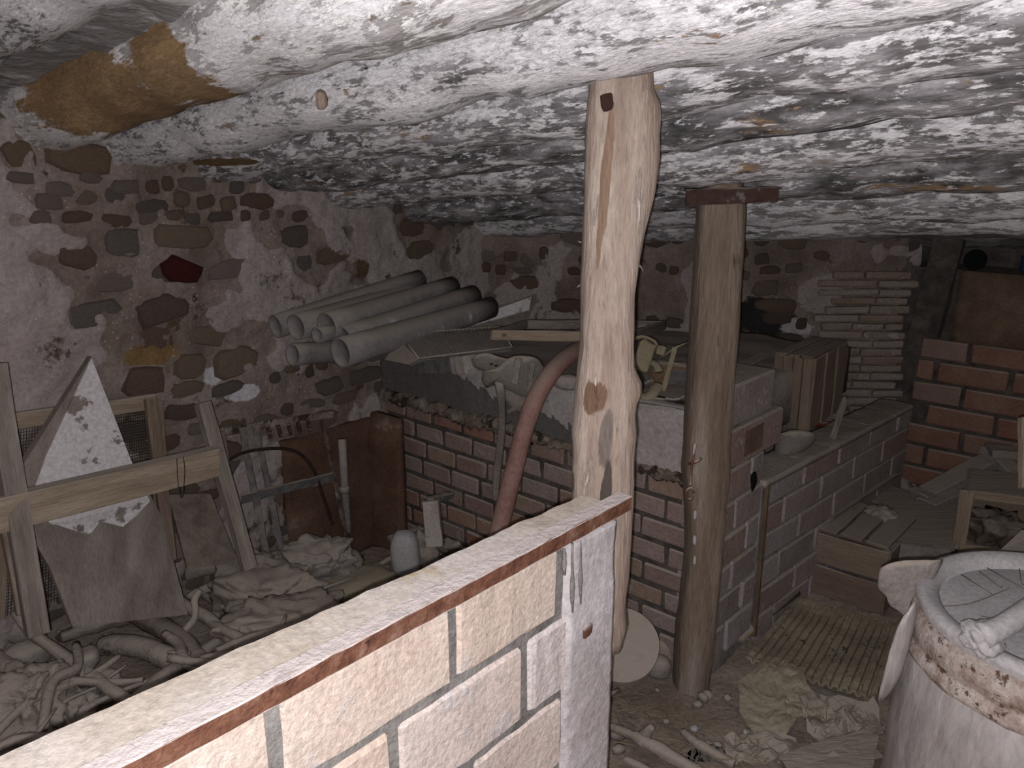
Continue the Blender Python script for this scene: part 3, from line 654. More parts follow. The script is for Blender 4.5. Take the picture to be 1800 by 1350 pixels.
# ---------------- cement tubes heaped on the trough
def hollow_tube(a, b, r, label, mat='tube', wall=0.006, r2=None):
    a, b = Vector(a), Vector(b); r2 = r2 or r
    x = (b - a).normalized(); up = (EZ - x * x.z).normalized(); s = x.cross(up); seg = 26
    L = (b - a).length
    prof = [(0.012, r * 0.05, 1), (0.010, r - wall, 1), (0.0, r - wall, 1), (0.0, r, 1)] + [(L * i / 6, r + (r2 - r) * i / 6, 0) for i in range(1, 7)] + [(L, r2 - wall, 0), (L - 0.03, r2 - wall, 0), (L - 0.1, r2 * .05, 0)]
    V = []; F = []
    for (t, rr, _) in prof:
        for k in range(seg):
            q = 2 * math.pi * k / seg; d = s * math.cos(q) + up * math.sin(q)
            V.append(x * t + d * rr * (1 + 0.02 * fn(a + x * t + d * r, 6, r * 90)))
    for i in range(len(prof) - 1):
        for k in range(seg): A = i * seg + k; B = i * seg + (k + 1) % seg; F.append((A, B, B + seg, A + seg))
    F.append(tuple(range(seg)))
    me = fixn(mesh(V, F))
    o = link('pipe', me, mat, Matrix.Translation(a), None, smooth=True, label=label, cat='pipe', group='dusty pipes heaped on the trough')
    return o
hollow_tube(pY(484, 574, 2.80), pY(738, 491, 3.30), 0.044, 'leftmost dusty grey pipe of the heap, against the rubble wall', r2=0.040)
hollow_tube(pY(520, 575, 2.76), pY(742, 512, 3.30), 0.048, 'second dusty pipe from the left, open end beside the small ring-ended one')
hollow_tube(pY(574, 574, 2.74), pY(795, 504, 3.28), 0.050, 'thick dusty pipe lying highest in the middle of the heap', r2=0.042)
hollow_tube(pY(557, 589, 2.68), pY(680, 566, 3.0), 0.028, 'small narrow pipe whose ring-shaped end shows between the thick ones', wall=0.009)
hollow_tube(pY(602, 596, 2.72), pY(832, 520, 3.26), 0.046, 'dusty pipe with cracked rim lying between the highest and the foremost one', r2=0.044)
hollow_tube(pY(598, 620, 2.60), pY(862, 541, 3.20), 0.052, 'foremost bluish grey pipe overhanging the corner of the trough', r2=0.044)
hollow_tube(pY(514, 624, 2.72), pY(640, 612, 2.98), 0.040, 'lowest short pipe with flat round end, under the others')
# ---------------- whitened board, ribbed panel, tray frame
slab('board', [pY(722, 588, 3.0), pY(944, 517, 3.35), pY(940, 533, 3.35), pY(926, 566, 3.3), pY(760, 592, 3.0)], 0.016, 'grey_plank', nrm=Vector((0.1, -0.8, 0.55)).normalized(),
     label='slanting board with whitewash smears leaning behind the ribbed panel', cat='board')
b0 = bpy.data.objects['board']
slab('whitewash_smear', [pY(800, 568, 3.09), pY(860, 548, 3.18), pY(934, 522, 3.30), pY(930, 545, 3.28), pY(880, 560, 3.2), pY(820, 575, 3.1)], 0.004, 'white_flaked_slab', b0, nrm=Vector((0.1, -0.8, 0.55)).normalized())
rp = root_of('ribbed_panel', pY(735, 632, 2.62), 'grey slatted metal panel lying tilted on the trough edge', 'panel')
A_, B_, C_, D_ = pY(704, 587, 2.86), pY(880, 574, 2.95), pY(900, 610, 2.66), pY(736, 630, 2.60)
for (a, b) in ((A_, B_), (B_, C_), (C_, D_), (D_, A_)): tube('frame_rod', [a, b], 0.0035, 'dust_grey', rp, seg=6)
slab('backing', [A_ - EZ * .012, B_ - EZ * .012, C_ - EZ * .012, D_ - EZ * .012], 0.003, 'iron_grey', rp, nrm=(B_ - A_).cross(D_ - A_).normalized() * -1)
for i in range(26):
    t = (i + .5) / 26; a = A_.lerp(B_, max(0, t - 0.08)); b = D_.lerp(C_, min(1, t + 0.02))
    bar('rib', a, b, 0.0035, 0.004, 'dust_grey', rp, cuts=0, bev=0, rough=0)
slab('end_wedge', [pY(700, 594, 2.84), pY(736, 632, 2.58), pY(718, 641, 2.6), pY(676, 632, 2.72)], 0.02, 'dust_grey', rp, nrm=Vector((-.3, -.8, .5)).normalized())
tf = root_of('tray_frame', pY(940, 590, 2.62), 'shallow wooden frame with wire mesh bottom, resting level above the trough', 'frame')
FL, FR, BL_, BRt = pY(866, 589, 2.56), pY(1105, 592, 2.58), pY(925, 570, 2.98), pY(1167, 572, 3.0)
bar('front_rail', FL, FR, 0.014, 0.034, 'pale_plank', tf); bar('back_rail', BL_, BRt, 0.014, 0.034, 'grey_plank', tf)
bar('side_rail', FL, BL_, 0.014, 0.030, 'grey_plank', tf); bar('side_rail', FR, BRt, 0.014, 0.034, 'grey_plank', tf)
bar('cross_piece', FL.lerp(FR, .55), BL_.lerp(BRt, .5), 0.012, 0.02, 'pale_plank', tf)
for i in range(1, 26):
    t = i / 26
    tube('mesh_wire', [FL.lerp(FR, t) - EZ * .018, BL_.lerp(BRt, t) - EZ * .018], 0.0008, 'mesh_wire', tf, seg=4)
for i in range(1, 12):
    t = i / 12
    tube('mesh_wire', [FL.lerp(BL_, t) - EZ * .0185, FR.lerp(BRt, t) - EZ * .0185], 0.0008, 'mesh_wire', tf, seg=4)
kq = pY(886, 589, 2.552)
link('knot', stone_mesh(12), 'brown_stain', frame(kq, Vector((1, 0, 0)), EZ, Vector((0, -1, 0))) @ Matrix.Diagonal((0.018, 0.012, 0.002, 1)), tf)
# small grey blocks in front of the panel
gb = root_of('cement_block', pY(780, 655, 2.5), 'small grey block with paler end under the slatted panel', 'block')
bar('body', pY(745, 642, 2.66), pY(803, 642, 2.52), 0.05, 0.05, 'iron_grey', gb); bar('pale_end', pY(804, 641, 2.52), pY(828, 640, 2.46), 0.052, 0.058, 'dust_grey', gb)
# ---------------- leather harness over the parapet
hs = root_of('harness', pY(890, 690, 2.44), 'dusty grey leather harness collar draped over the trough parapet', 'harness')
def pad(name, px, Y, th, mat='leather', parent=hs, nrm=Vector((0, -.8, .6))):
    """thick leather piece: outline in px at depth Y (list or number), softly bulged"""
    pts = [pY(x, y, (Y[i] if isinstance(Y, (list, tuple)) else Y)) for i, (x, y) in enumerate(px)]
    pts2 = spline(pts + [pts[0]], 4)[:-1]
    org = sum(pts2, Vector()) / len(pts2); n = len(pts2); nn = nrm.normalized()
    V = []; F = []
    for (s, h) in ((1.0, -th / 2), (1.03, 0.0), (0.9, th * 0.5), (0.55, th * 0.8)):
        for p in pts2: d = (p - org); V.append(d * s + nn * (h + 0.003 * fn(p * s, 25)))
    V.append(nn * th * 0.85); V.append(-nn * th / 2)
    for r_ in range(3):
        for i in range(n): F.append((r_ * n + i, r_ * n + (i + 1) % n, (r_ + 1) * n + (i + 1) % n, (r_ + 1) * n + i))
    for i in range(n): F.append((3 * n + i, 3 * n + (i + 1) % n, 4 * n)); F.append(((i + 1) % n, i, 4 * n + 1))
    return link(name, fixn(mesh(V, F)), mat, Matrix.Translation(org), parent, smooth=True)
pad('flap', [(829, 632), (838, 624), (858, 621), (878, 628), (900, 636), (885, 655), (862, 660), (847, 650), (833, 643)], 2.45, 0.02)
pad('body', [(850, 655), (872, 648), (895, 630), (918, 626), (945, 632), (958, 660), (945, 690), (925, 700), (900, 690), (872, 674), (855, 678), (848, 668)], 2.42, 0.035)
pad('side_flap', [(885, 685), (905, 680), (935, 688), (955, 690), (950, 715), (930, 724), (908, 722), (890, 705)], 2.43, 0.02)
bar('strap', pY(912, 628, 2.39), pY(905, 676, 2.37), 0.02, 0.008, 'leather', hs, up=Vector((0, -1, 0))); bar('strap', pY(936, 640, 2.38), pY(930, 690, 2.38), 0.016, 0.01, 'leather', hs, up=Vector((0, -1, 0)))
bar('buckle_bar', pY(893, 724, 2.40), pY(925, 710, 2.38), 0.01, 0.012, 'leather', hs)
for x, y in ((864, 640), (872, 643)):
    link('slot', stone_mesh(3), 'void_black', frame(pY(x, y, 2.425), Vector((1, 0, .1)).normalized(), EZ, Vector((0, -1, 0))) @ Matrix.Diagonal((0.012, 0.005, 0.003, 1)), hs)
tube('hanging_strap', spline([pY(875, 665, 2.42), pY(881, 700, 2.40), pY(882, 750, 2.44), pY(877, 800, 2.47), pY(872, 850, 2.49), pY(871, 880, 2.5)], 5), [0.015, 0.013, 0.012, 0.014, 0.012, 0.010], 'leather', hs, seg=8, flat=0.3, nz=0.1, upv=Vector((0, -1, 0)))
# ---------------- hose
tube('hose', spline([pY(1085, 608, 2.85), pY(1050, 603, 2.72), pY(1012, 618, 2.5), pY(975, 648, 2.36), pY(942, 700, 2.30), pY(921, 760, 2.29), pY(905, 820, 2.29), pY(890, 880, 2.27), pY(875, 940, 2.24), pY(858, 1020, 2.16), pY(815, 1100, 2.0)], 7),
     [0.026, 0.027, 0.028, 0.029, 0.029, 0.029], 'hose', seg=20, nz=0.05, ns=12, label='thick faded reddish hose curving down over the trough', cat='hose')
# ---------------- yellow strap bundle, bent bracket, paint tin side behind the pale post
sb = root_of('webbing_bundle', pY(1140, 680, 2.5), 'coiled yellowish webbing with buckles lying in the trough between the two posts', 'strap')
bar('webbing', pY(1124, 652, 2.46), pY(1140, 602, 2.50), 0.055, 0.02, 'strap', sb, up=Vector((0.2, -1, 0.3)), cuts=3, bev=0.006)
bar('webbing', pY(1141, 603, 2.50), pY(1150, 622, 2.60), 0.05, 0.012, 'strap', sb, up=Vector((0.2, -.4, 1)), cuts=3, bev=0.004)
cw = pY(1128, 672, 2.5); wr1 = [cw + Vector((0.055 * math.cos(t), 0.05 * math.sin(t), 0.035 * math.cos(t) + 0.045 * math.sin(t))) for t in [2 * math.pi * q / 16 for q in range(15)]]
tube('webbing', spline(wr1, 3), 0.014, 'strap', sb, seg=10, flat=0.5, nz=0.1)
tube('webbing', spline([pY(1118, 690, 2.42), pY(1135, 698, 2.42), pY(1150, 690, 2.44), pY(1158, 676, 2.48)], 5), 0.017, 'strap', sb, seg=10, flat=0.45, upv=Vector((0, -.3, 1)))
tube('webbing', spline([pY(1114, 596, 2.55), pY(1130, 592, 2.55), pY(1150, 600, 2.55), pY(1156, 612, 2.53)], 5), 0.006, 'strap', sb, seg=8)
bar('buckle', pY(1153, 614, 2.5), pY(1168, 618, 2.5), 0.03, 0.024, 'strap', sb, up=Vector((0, -1, 0.3)))
bar('slotted_clasp', pY(1131, 674, 2.44), pY(1148, 667, 2.45), 0.02, 0.008, 'iron_grey', sb)
bk = root_of('bracket', pY(1168, 690, 2.5), 'bent flat steel bracket standing in the trough left of the dark post', 'bracket')
bar('upright', pY(1166, 688, 2.46), pY(1187, 610, 2.5), 0.016, 0.006, 'strap', bk, up=Vector((0, -1, 0)))
tube('brace', [pY(1156, 632, 2.55), pY(1187, 611, 2.5), pY(1215, 600, 2.55)], 0.004, 'strap', bk, seg=6)
tn = root_of('painted_box', pY(1195, 660, 2.7), 'low wooden box with worn red and blue paint in the trough behind the bracket', 'box')
bar('front_panel', pY(1146, 656, 2.72), pY(1240, 664, 2.68), 0.02, 0.085, 'cardboard', tn); bar('rim', pY(1146, 636, 2.72), pY(1240, 645, 2.68), 0.024, 0.014, 'pale_plank', tn)
bar('faded_paint', pY(1175, 662, 2.685), pY(1228, 666, 2.66), 0.004, 0.05, 'iron_grey', tn)
for i, (P_, lab) in enumerate((([(1170, 700), (1190, 702), (1220, 690)], 'thin dry stalk lying on the trough edge beside the dark post'),
                      ([(1110, 705), (1140, 700), (1172, 703)], 'short stick lying behind the pale post on the trough edge'))):
    tube('stick', spline([pY(x, y, 2.42) for x, y in P_], 4), 0.005, 'branch', seg=7, label=lab, cat='stick')
slab('slate_piece', [pY(1115, 708, 2.38), pY(1200, 700, 2.5), pY(1206, 722, 2.30), pY(1180, 716, 2.32)], 0.012, 'dust_grey', nrm=EZ, label='flat grey slate chip on the parapet between the posts', cat='stone')
blob('stone', pY(990, 672, 2.55), (0.09, 0.06, 0.05), 'dust_grey', nz=0.4, sub=3, label='grey stone on the trough edge to the left of the pale post', cat='stone')
# ---------------- slatted crate on end behind the brick pillar
def crate(name, P0, P1, P2, z0, z1, mat, label, slats=(3, 3), gap=0.25, cat='crate', th=0.008, posts=0.02, top=False, vertical=False, group=None):
    """P0: near corner, P1/P2: the ends of the two visible sides (ground points)"""
    P0, P1, P2 = [Vector((p[0], p[1], 0)) for p in (P0, P1, P2)]; P3 = P1 + P2 - P0
    r = root_of(name, (P0 + P3) / 2 + EZ * z0, label, cat, group)
    H = z1 - z0; cen = (P0 + P3) / 2
    for p in (P0, P1, P2, P3):
        q = p + (cen - p).normalized() * 0.02
        bar('corner_post', q + EZ * z0, q + EZ * z1, posts, posts, mat, r, up=(P1 - P0).normalized(), cuts=2)
    for (a, b, n) in ((P0, P1, slats[0]), (P0, P2, slats[1]), (P1, P3, slats[1]), (P2, P3, slats[0])):
        out = ((a + b) / 2 - cen).normalized()
        if vertical:
            L = (b - a).length; wd = L / n * (1 - gap)
            for i in range(n): q = a.lerp(b, (i + .5) / n); bar('slat', q + EZ * z0, q + EZ * z1, wd, th, mat, r, up=out, cuts=2)
        else:
            wd = H / n * (1 - gap)
            for i in range(n): zz = z0 + H * (i + .5) / n; bar('slat', a + EZ * zz, b + EZ * zz, th, wd, mat, r, cuts=4)
    if top:
        L = (P1 - P0).length; d = (P1 - P0) / top
        for i in range(top): bar('top_slat', P0 + d * (i + .5) + EZ * (z1 + th / 2), P2 + d * (i + .5) + EZ * (z1 + th / 2), L / top * 0.86, th, mat, r, cuts=3)
    return r
k0 = pY(1418, 758, 2.86); k1 = pY(1350, 750, 2.95); k2 = pY(1474, 748, 3.15)
crate('fruit_crate', k0, k1, k2, k0.z, proj_z(k0, 632), 'plank', 'slatted wooden fruit crate stood on end behind the brick pillar', slats=(4, 3), gap=0.1, vertical=True, top=3)
bar('plank', pY(1290, 652, 2.75), pY(1345, 622, 3.0), 0.05, 0.012, 'plank', label='short board leaning left of the slatted crate behind the pillar', cat='board')
pad('sack', [(1366, 765), (1390, 758), (1425, 762), (1432, 775), (1410, 795), (1376, 812), (1364, 800)], 2.72, 0.06, 'cloth_grey', None); bpy.data.objects['sack']['label'] = 'grey sack slumped below the slatted crate behind the low wall'; bpy.data.objects['sack']['category'] = 'sack'
bar('lath', pY(1376, 808, 2.68), pY(1424, 768, 2.75), 0.02, 0.01, 'brown_stain', label='brown lath lying on the grey sack behind the low wall', cat='lath')
bar('stake', pY(1462, 772, 2.85), pY(1486, 700, 3.0), 0.022, 0.014, 'plank', up=Vector((0, -1, 0)), label='upright splintered stake to the right of the slatted crate', cat='stake')
tube('plastic_rod', [pY(1432, 745, 3.1), pY(1506, 750, 3.1)], 0.014, 'red_plastic', seg=12, label='dark red rod lying behind the stake and slatted crate', cat='rod')
# ---------------- things above the red bricks
cr = pu(1782, 455, UF - 0.12)
bc = link('plastic_crate', rbox(0.30, 0.16, 0.085, 0.002, 0.012, seed=3), 'blue_plastic', frame(W(UF + 0.10, cr.dot(EV) + 0.15, zl + 0.045), -EV, EU, EZ), None, label='dark blue plastic crate on the ledge above the red bricks', cat='crate')
dk = pu(1710, 478, UF - 0.0); dk.z = zl + 0.045
tube('dark_disc', [dk - EU * 0.0, dk + EU * 0.02], 0.045, 'void_black', seg=26, smooth=False, label='black round disc half hidden behind the ledge above the red bricks', cat='disc')  # thin round disc in an even near-black colour, set above the ledge
# ---------------- right-hand group on the floor
c0 = pz(1419, 1042, 0); c1 = pz(1548, 1086, 0); c2 = c0 + EU * 0.34
crate('wooden_crate', c0, c1, c2, 0.005, proj_z(c0, 930), 'plank', 'brown wooden crate with wide boards, on the floor beside the low side wall', slats=(2, 2), gap=0.12, top=3, th=0.012)
zb = 0.27
slab('loose_board', [pz(1421, 903, .30), pz(1466, 908, .30), pz(1580, 833, .31), pz(1531, 824, .31)], 0.012, 'plank', nrm=EZ, label='long loose board lying slanted over the back of the brown crate', cat='board')
slab('loose_board', [pz(1520, 875, .25), pz(1560, 850, .25), pz(1625, 875, .25), pz(1590, 895, .25)], 0.012, 'grey_plank', nrm=EZ, label='short curved board behind the grey box and brown crate', cat='board')
blob('rag', pz(1548, 905, .28), (0.11, 0.09, 0.05), 'cloth_grey', nz=0.5, ns=14, fold=0.5, label='crumpled crusty rag on top of the brown crate', cat='rag')
for (x, y) in ((1530, 870), (1570, 850), (1600, 845), (1640, 850)):
    blob('stone_lump', pz(x, y, .12), (0.16, 0.14, 0.10), 'dust_grey', nz=0.5, ns=9, sub=3, label='dusty lump of rubble heaped behind the brown crate', cat='stone', group='rubble lumps behind the crate')
# grey box
g0, g1, g2 = pz(1559, 952, .26), pz(1672, 968, .26), pz(1583, 881, .26)
bx0 = root_of('wooden_box', (g0 + g1) / 2 - EZ * .26, 'closed flat-topped grey box right of the brown crate', 'box')
link('body', fixn(mesh([v for v in [g0, g1, g1 + g2 - g0, g2] ] + [Vector((v.x, v.y, 0.0)) for v in [g0, g1, g1 + g2 - g0, g2]], [(0, 1, 2, 3), (7, 6, 5, 4), (0, 4, 5, 1), (1, 5, 6, 2), (2, 6, 7, 3), (3, 7, 4, 0)])), 'dust_grey', None, bx0)
e0 = (g1 - g0).normalized() * 0.01
slab('lid', [g0 - e0 + EZ * .012, g1 + e0 + EZ * .012, g1 + e0 + g2 - g0 + EZ * .012, g2 - e0 + EZ * .012], 0.014, 'grey_plank', bx0, nrm=EZ, rough=0.002)
# open-fronted crate
o0 = pz(1684, 966, .24); o1 = o0 + (g1 - g0).normalized() * 0.26; o2 = o0 + (g2 - g0).normalized() * 0.24
ztp = proj_z(o0, 862)
oc = root_of('open_crate', (o0 + o1) / 2 - EZ * .0, 'open-fronted pale crate standing behind the drum at the right edge', 'crate')
for (a, b) in ((o0, o1),):
    bar('bottom_rail', a + EZ * .014, b + EZ * .014, 0.016, 0.028, 'pale_plank', oc); 
    bar('top_rail', Vector((a.x, a.y, ztp - .012)), Vector((b.x, b.y, ztp - .012)), 0.018, 0.03, 'pale_plank', oc)
for a in (o0, o1): bar('stile', a + EZ * .02, Vector((a.x, a.y, ztp)), 0.045, 0.016, 'pale_plank', oc, up=-(g2 - g0).normalized())
slab('top_board', [Vector((p.x, p.y, ztp + .006)) for p in (o0, o1, o1 + o2 - o0, o2)], 0.012, 'grey_plank', oc, nrm=EZ, rough=0.003)
slab('side_board', [o0 + EZ * .0, o2, Vector((o2.x, o2.y, ztp)), Vector((o0.x, o0.y, ztp))], 0.010, 'pale_plank', oc)
slab('back_board', [o2, o1 + o2 - o0, Vector(((o1 + o2 - o0).x, (o1 + o2 - o0).y, ztp)), Vector((o2.x, o2.y, ztp))], 0.010, 'plank', oc)
slab('bottom_board', [o0, o1, o1 + o2 - o0, o2], 0.010, 'plank', oc, nrm=EZ)
blob('straw_nest', (o0 + o1 + o2 + (o1 + o2 - o0)) / 4 + EZ * .05, (0.17, 0.16, 0.10), 'dark_log', nz=0.6, ns=20, fold=0.5, label='dark tangle of straw inside the open-fronted crate', cat='straw')
link('support_block', rbox(0.22, 0.2, 0.235, 0.004, 0.006, seed=7), 'plank', frame((o0 + o1 + o2 + (o1 + o2 - o0)) / 4 - EZ * .122, EU, EV * -1, EZ), oc)
# two channels
def channel(a, b, wd, h, label):
    a, b = Vector(a), Vector(b)
    r = root_of('metal_channel', a, label, 'channel', 'grey channel sections'); x = (b - a).normalized(); s = x.cross(EZ).normalized()
    bar('web', a, b, wd, 0.006, 'dust_grey', r)
    bar('side_flange', a + s * wd / 2 - EZ * h / 2, b + s * wd / 2 - EZ * h / 2, 0.006, h, 'dust_grey', r); bar('side_flange', a - s * wd / 2 - EZ * h / 2, b - s * wd / 2 - EZ * h / 2, 0.006, h, 'dust_grey', r)
    return r, x, s
r_, x_, s_ = channel(pz(1618, 868, .29), pz(1752, 797, .42), 0.085, 0.04, 'upper dusty grey channel slanting up behind the grey box')
bar('end_collar', pz(1622, 866, .298) - s_ * .05, pz(1622, 866, .298) + s_ * .05, 0.05, 0.012, 'dust_grey', r_)
bar('cross_section', pz(1735, 788, .44), pz(1792, 838, .38), 0.075, 0.03, 'dust_grey', r_)
bar('cross_section_end', pz(1752, 785, .45), pz(1768, 800, .45), 0.1, 0.03, 'dust_grey', r_)
channel(pz(1628, 882, .28), pz(1760, 828, .33), 0.08, 0.05, 'lower dusty grey channel partly under the upper one')
# corrugated sheet on the floor
Q = [pz(1312, 1152, .05), pz(1545, 1228, .05), pz(1590, 1090, .03), pz(1400, 1052, .03)]
nx, ny = 132, 24; V = []; F = []
for j in range(ny + 1):
    for i in range(nx + 1):
        s, t = i / nx, j / ny
        p = Q[0].lerp(Q[1], s).lerp(Q[3].lerp(Q[2], s), t)
        ph = (s * 15) % 1.0
        gr = -0.012 if ph > 0.72 else 0.0
        if t > 0.75: gr *= max(0, (1 - t) / 0.25)
        if t < 0.05 + 0.03 * fn((s, 0, 0), 12): gr -= 0.004
        V.append(p - Q[0] + EZ * (gr + 0.008 * fn((s * .5, t * .4, 1), 6)))
for j in range(ny):
    for i in range(nx): q = j * (nx + 1) + i; F.append((q, q + 1, q + nx + 2, q + nx + 1))
cg = link('corrugated_sheet', fixn(mesh(V, F)), 'corrugated', Matrix.Translation(Q[0]), label='dusty ribbed sheet covered in dark droppings, flat on the floor before the brown crate', cat='sheet')
mdf = cg.modifiers.new('thickness', 'SOLIDIFY'); mdf.thickness = 0.006; mdf.offset = -1
def sheet(name, px, z, mat, label, cat, nz=0.012, th=0.003, ns=9, parent=None, n=14, tilt=None, seed=0):
    pts = [pz(x, y, z if not isinstance(z, list) else z[i]) for i, (x, y) in enumerate(px)]
    org = sum(pts, Vector()) / len(pts); m = len(pts); V = [Vector((0, 0, 0.01))]; F = []
    rings = 8; P2 = []
    for i in range(m):
        for t in range(4): P2.append(pts[i].lerp(pts[(i + 1) % m], t / 4))
    m2 = len(P2)
    for r_ in range(1, rings + 1):
        for p in P2:
            q = (p - org) * (r_ / rings); w_ = org + q
            V.append(q * (1 + (0.04 * fn(w_, 18, seed) if r_ == rings else 0)) + EZ * (nz * abs(fn(w_, ns, seed))))
    for i in range(m2): F.append((0, 1 + i, 1 + (i + 1) % m2))
    for r_ in range(rings - 1):
        for i in range(m2): a = 1 + r_ * m2 + i; b = 1 + r_ * m2 + (i + 1) % m2; F.append((a, a + m2, b + m2, b))
    me = fixn(mesh(V, F)); o = link(name, me, mat, Matrix.Translation(org), parent, label=label, cat=cat)
    md = o.modifiers.new('thickness', 'SOLIDIFY'); md.thickness = th; md.offset = -1
    return o
sheet('paper_sack', [(1298, 1198), (1362, 1156), (1408, 1176), (1418, 1206), (1452, 1238), (1440, 1262), (1402, 1262), (1380, 1296), (1330, 1300), (1300, 1250)], 0.035, 'paper', 'flattened pale paper sack on the floor in front of the ribbed sheet', 'sack', nz=0.02)
sheet('plastic_film', [(1405, 1240), (1450, 1225), (1540, 1245), (1552, 1300), (1470, 1320), (1420, 1290)], 0.03, 'dust_grey', 'crinkled dusty plastic film on the floor left of the drum', 'film', nz=0.05, ns=16, seed=3)
tube('pole', [pz(1298, 1124, .05), pz(1345, 1084, .045), pz(1402, 1042, .05)], [0.016, 0.014, 0.013], 'pale_plank', seg=9, nz=0.1, label='pale pole lying along the foot of the brick side wall', cat='pole')
# round board leaning at the foot of the trough
dc = pY(1092, 1133, 2.06); rd = 0.112
dn = Vector((-0.1, -0.62, 0.78)).normalized(); dx_ = dn.cross(EZ).normalized() * -1; dy_ = dn.cross(dx_) * 1
V = []; F = []
for (rr, h) in ((rd * 0.98, -0.006), (rd, 0.0), (rd * 0.985, 0.006)):
    for k in range(48): t = 2 * math.pi * k / 48; V.append((rr * math.cos(t) * (1 + .006 * math.sin(5 * t)), rr * math.sin(t), h))
for i in range(2):
    for k in range(48): a = i * 48 + k; b = i * 48 + (k + 1) % 48; F.append((a, b, b + 48, a + 48))
F.append(tuple(range(47, -1, -1))); F.append(tuple(96 + k for k in range(48)))
link('round_board', fixn(mesh(V, F)), 'dust_grey', frame(dc, dx_, dy_, dn), label='round grey board tilted at the foot of the trough behind the pale post', cat='board')
blob('stone', pz(1150, 1172, .04), (0.09, 0.07, 0.07), 'dust_grey', nz=0.4, sub=3, label='grey stone on the floor between the round board and the dark post', cat='stone')
blob('stone', pz(1165, 1145, .03), (0.08, 0.08, 0.1), 'grey_brick', nz=0.3, sub=3, label='dusty stone lodged against the trough foot beside the dark post', cat='stone')
tube('wire_loop', spline([pz(1105, 1068, .14), pz(1118, 1060, .14), pz(1116, 1066, .14), pz(1102, 1074, .14)], 4), 0.003, 'iron_grey', seg=6, label='small grey wire loop above the round board', cat='wire')
# floor debris at the bottom
def branch(pts, r, label, mat='branch', group=None, cat='branch', twigs=(), nz=0.25, seed=0.0, name='branch', stub=True):
    P = spline([Vector(p) for p in pts], 6)
    o = tube(name, P, r, mat, seg=12, nz=nz, ns=22, seed=seed, label=label, cat=cat, group=group)
    for tw in twigs: tube('twig', spline([Vector(p) for p in tw[0]], 5), tw[1], mat, o, seg=8, nz=0.2, ns=22)
    return o
branch([pz(1062, 1272, .05), pz(1105, 1290, .07), pz(1150, 1312, .07), pz(1195, 1340, .06), pz(1260, 1375, .05)], [0.010, 0.014, 0.020, 0.018, 0.016], 'dusty forked branch on the floor right of the partition end', twigs=[([pz(1128, 1300, .06), pz(1140, 1285, .10), pz(1146, 1278, .12)], [0.022, 0.016, 0.008])])
branch([pz(1200, 1286, .05), pz(1230, 1310, .05), pz(1290, 1345, .04)], [0.010, 0.014, 0.016], 'second dusty branch on the floor, nearer the dark post')
branch([pz(1098, 1335, .04), pz(1130, 1350, .04), pz(1180, 1380, .04)], [0.010, 0.012, 0.012], 'thin branch at the bottom edge right of the partition end')
pad('rag', [(1210, 1325), (1240, 1315), (1275, 1330), (1290, 1360), (1230, 1370)], 1.86, 0.04, 'cloth_grey', None, nrm=EZ)
o = [q for q in bpy.data.objects if q.name.startswith('rag') and 'label' not in q][0]; o['label'] = 'grey rag among the branches at the bottom edge'; o['category'] = 'rag'
cb = sheet('cardboard_piece', [(1368, 1336), (1420, 1312), (1520, 1288), (1545, 1300), (1530, 1365), (1400, 1375)], 0.09, 'grey_plank', 'dusty cardboard flap on the floor at the bottom, left of the drum', 'cardboard', nz=0.01, th=0.008)
bar('support', pz(1390, 1362, .04), pz(1535, 1330, .04), 0.08, 0.07, 'plank', cb)
sheet('cardboard_piece', [(1270, 1300), (1325, 1292), (1400, 1300), (1395, 1330), (1330, 1350), (1280, 1345)], 0.03, 'dust_grey', 'scrap of dusty card between the branches and the flap', 'cardboard', nz=0.03, ns=14)
V = []; F = []; rr = random.Random(12)
for i in range(260):
    x, y = rr.choice(((1480, 1250), (1300, 1320), (1200, 1300), (1500, 1275), (1140, 1250), (1420, 1330)))
    p = pz(x + rr.gauss(0, 38), y + rr.gauss(0, 16), 0.035 + rr.uniform(0, .02)); a = rr.uniform(0, 6.28); d = Vector((math.cos(a), math.sin(a), rr.uniform(-.1, .25))) * rr.uniform(.02, .07)
    s = Vector((-math.sin(a), math.cos(a), 0)) * 0.0009; n0 = len(V)
    V += [p - s, p + s, p + d + s, p + d - s, p - s + EZ * .0015, p + d - s + EZ * .0015]; F += [(n0, n0 + 1, n0 + 2, n0 + 3), (n0, n0 + 3, n0 + 5, n0 + 4), (n0 + 1, n0 + 4, n0 + 5, n0 + 2)]
link('straw', mesh(V, F), 'straw', kind='stuff', label='loose straw strewn over the floor', cat='straw')
# ---------------- drum
DC = Vector((1.088, 1.389, 0)); DR = 0.262; DZ = 0.75
dr = root_of('drum', DC, 'large rusty drum wrapped in dusty film, at the bottom right', 'drum')
def lathe(prof, seg=96, nz=0.0, ns=9):
    V = []; F = []
    for (r, z) in prof:
        for k in range(seg):
            t = 2 * math.pi * k / seg; q = Vector((r * math.cos(t), r * math.sin(t), z)); s = 1 + (nz * fn(q, ns, 3) if nz else 0)
            V.append((q.x * s, q.y * s, q.z))
    for i in range(len(prof) - 1):
        for k in range(seg): a = i * seg + k; b = i * seg + (k + 1) % seg; F.append((a, b, b + seg, a + seg))
    F.append(tuple((len(prof) - 1) * seg + k for k in range(seg)))
    return fixn(mesh(V, F))
TD = Matrix.Translation(DC)
link('rim', lathe([(DR - 0.004, DZ - 0.03), (DR + .004, DZ - 0.008), (DR + 0.002, DZ + 0.004), (DR - 0.012, DZ + 0.008), (DR - 0.032, DZ + 0.002), (DR - 0.042, DZ - 0.010), (DR - 0.043, DZ - 0.02)], nz=0.006), 'drum_lid', TD, dr, smooth=True)
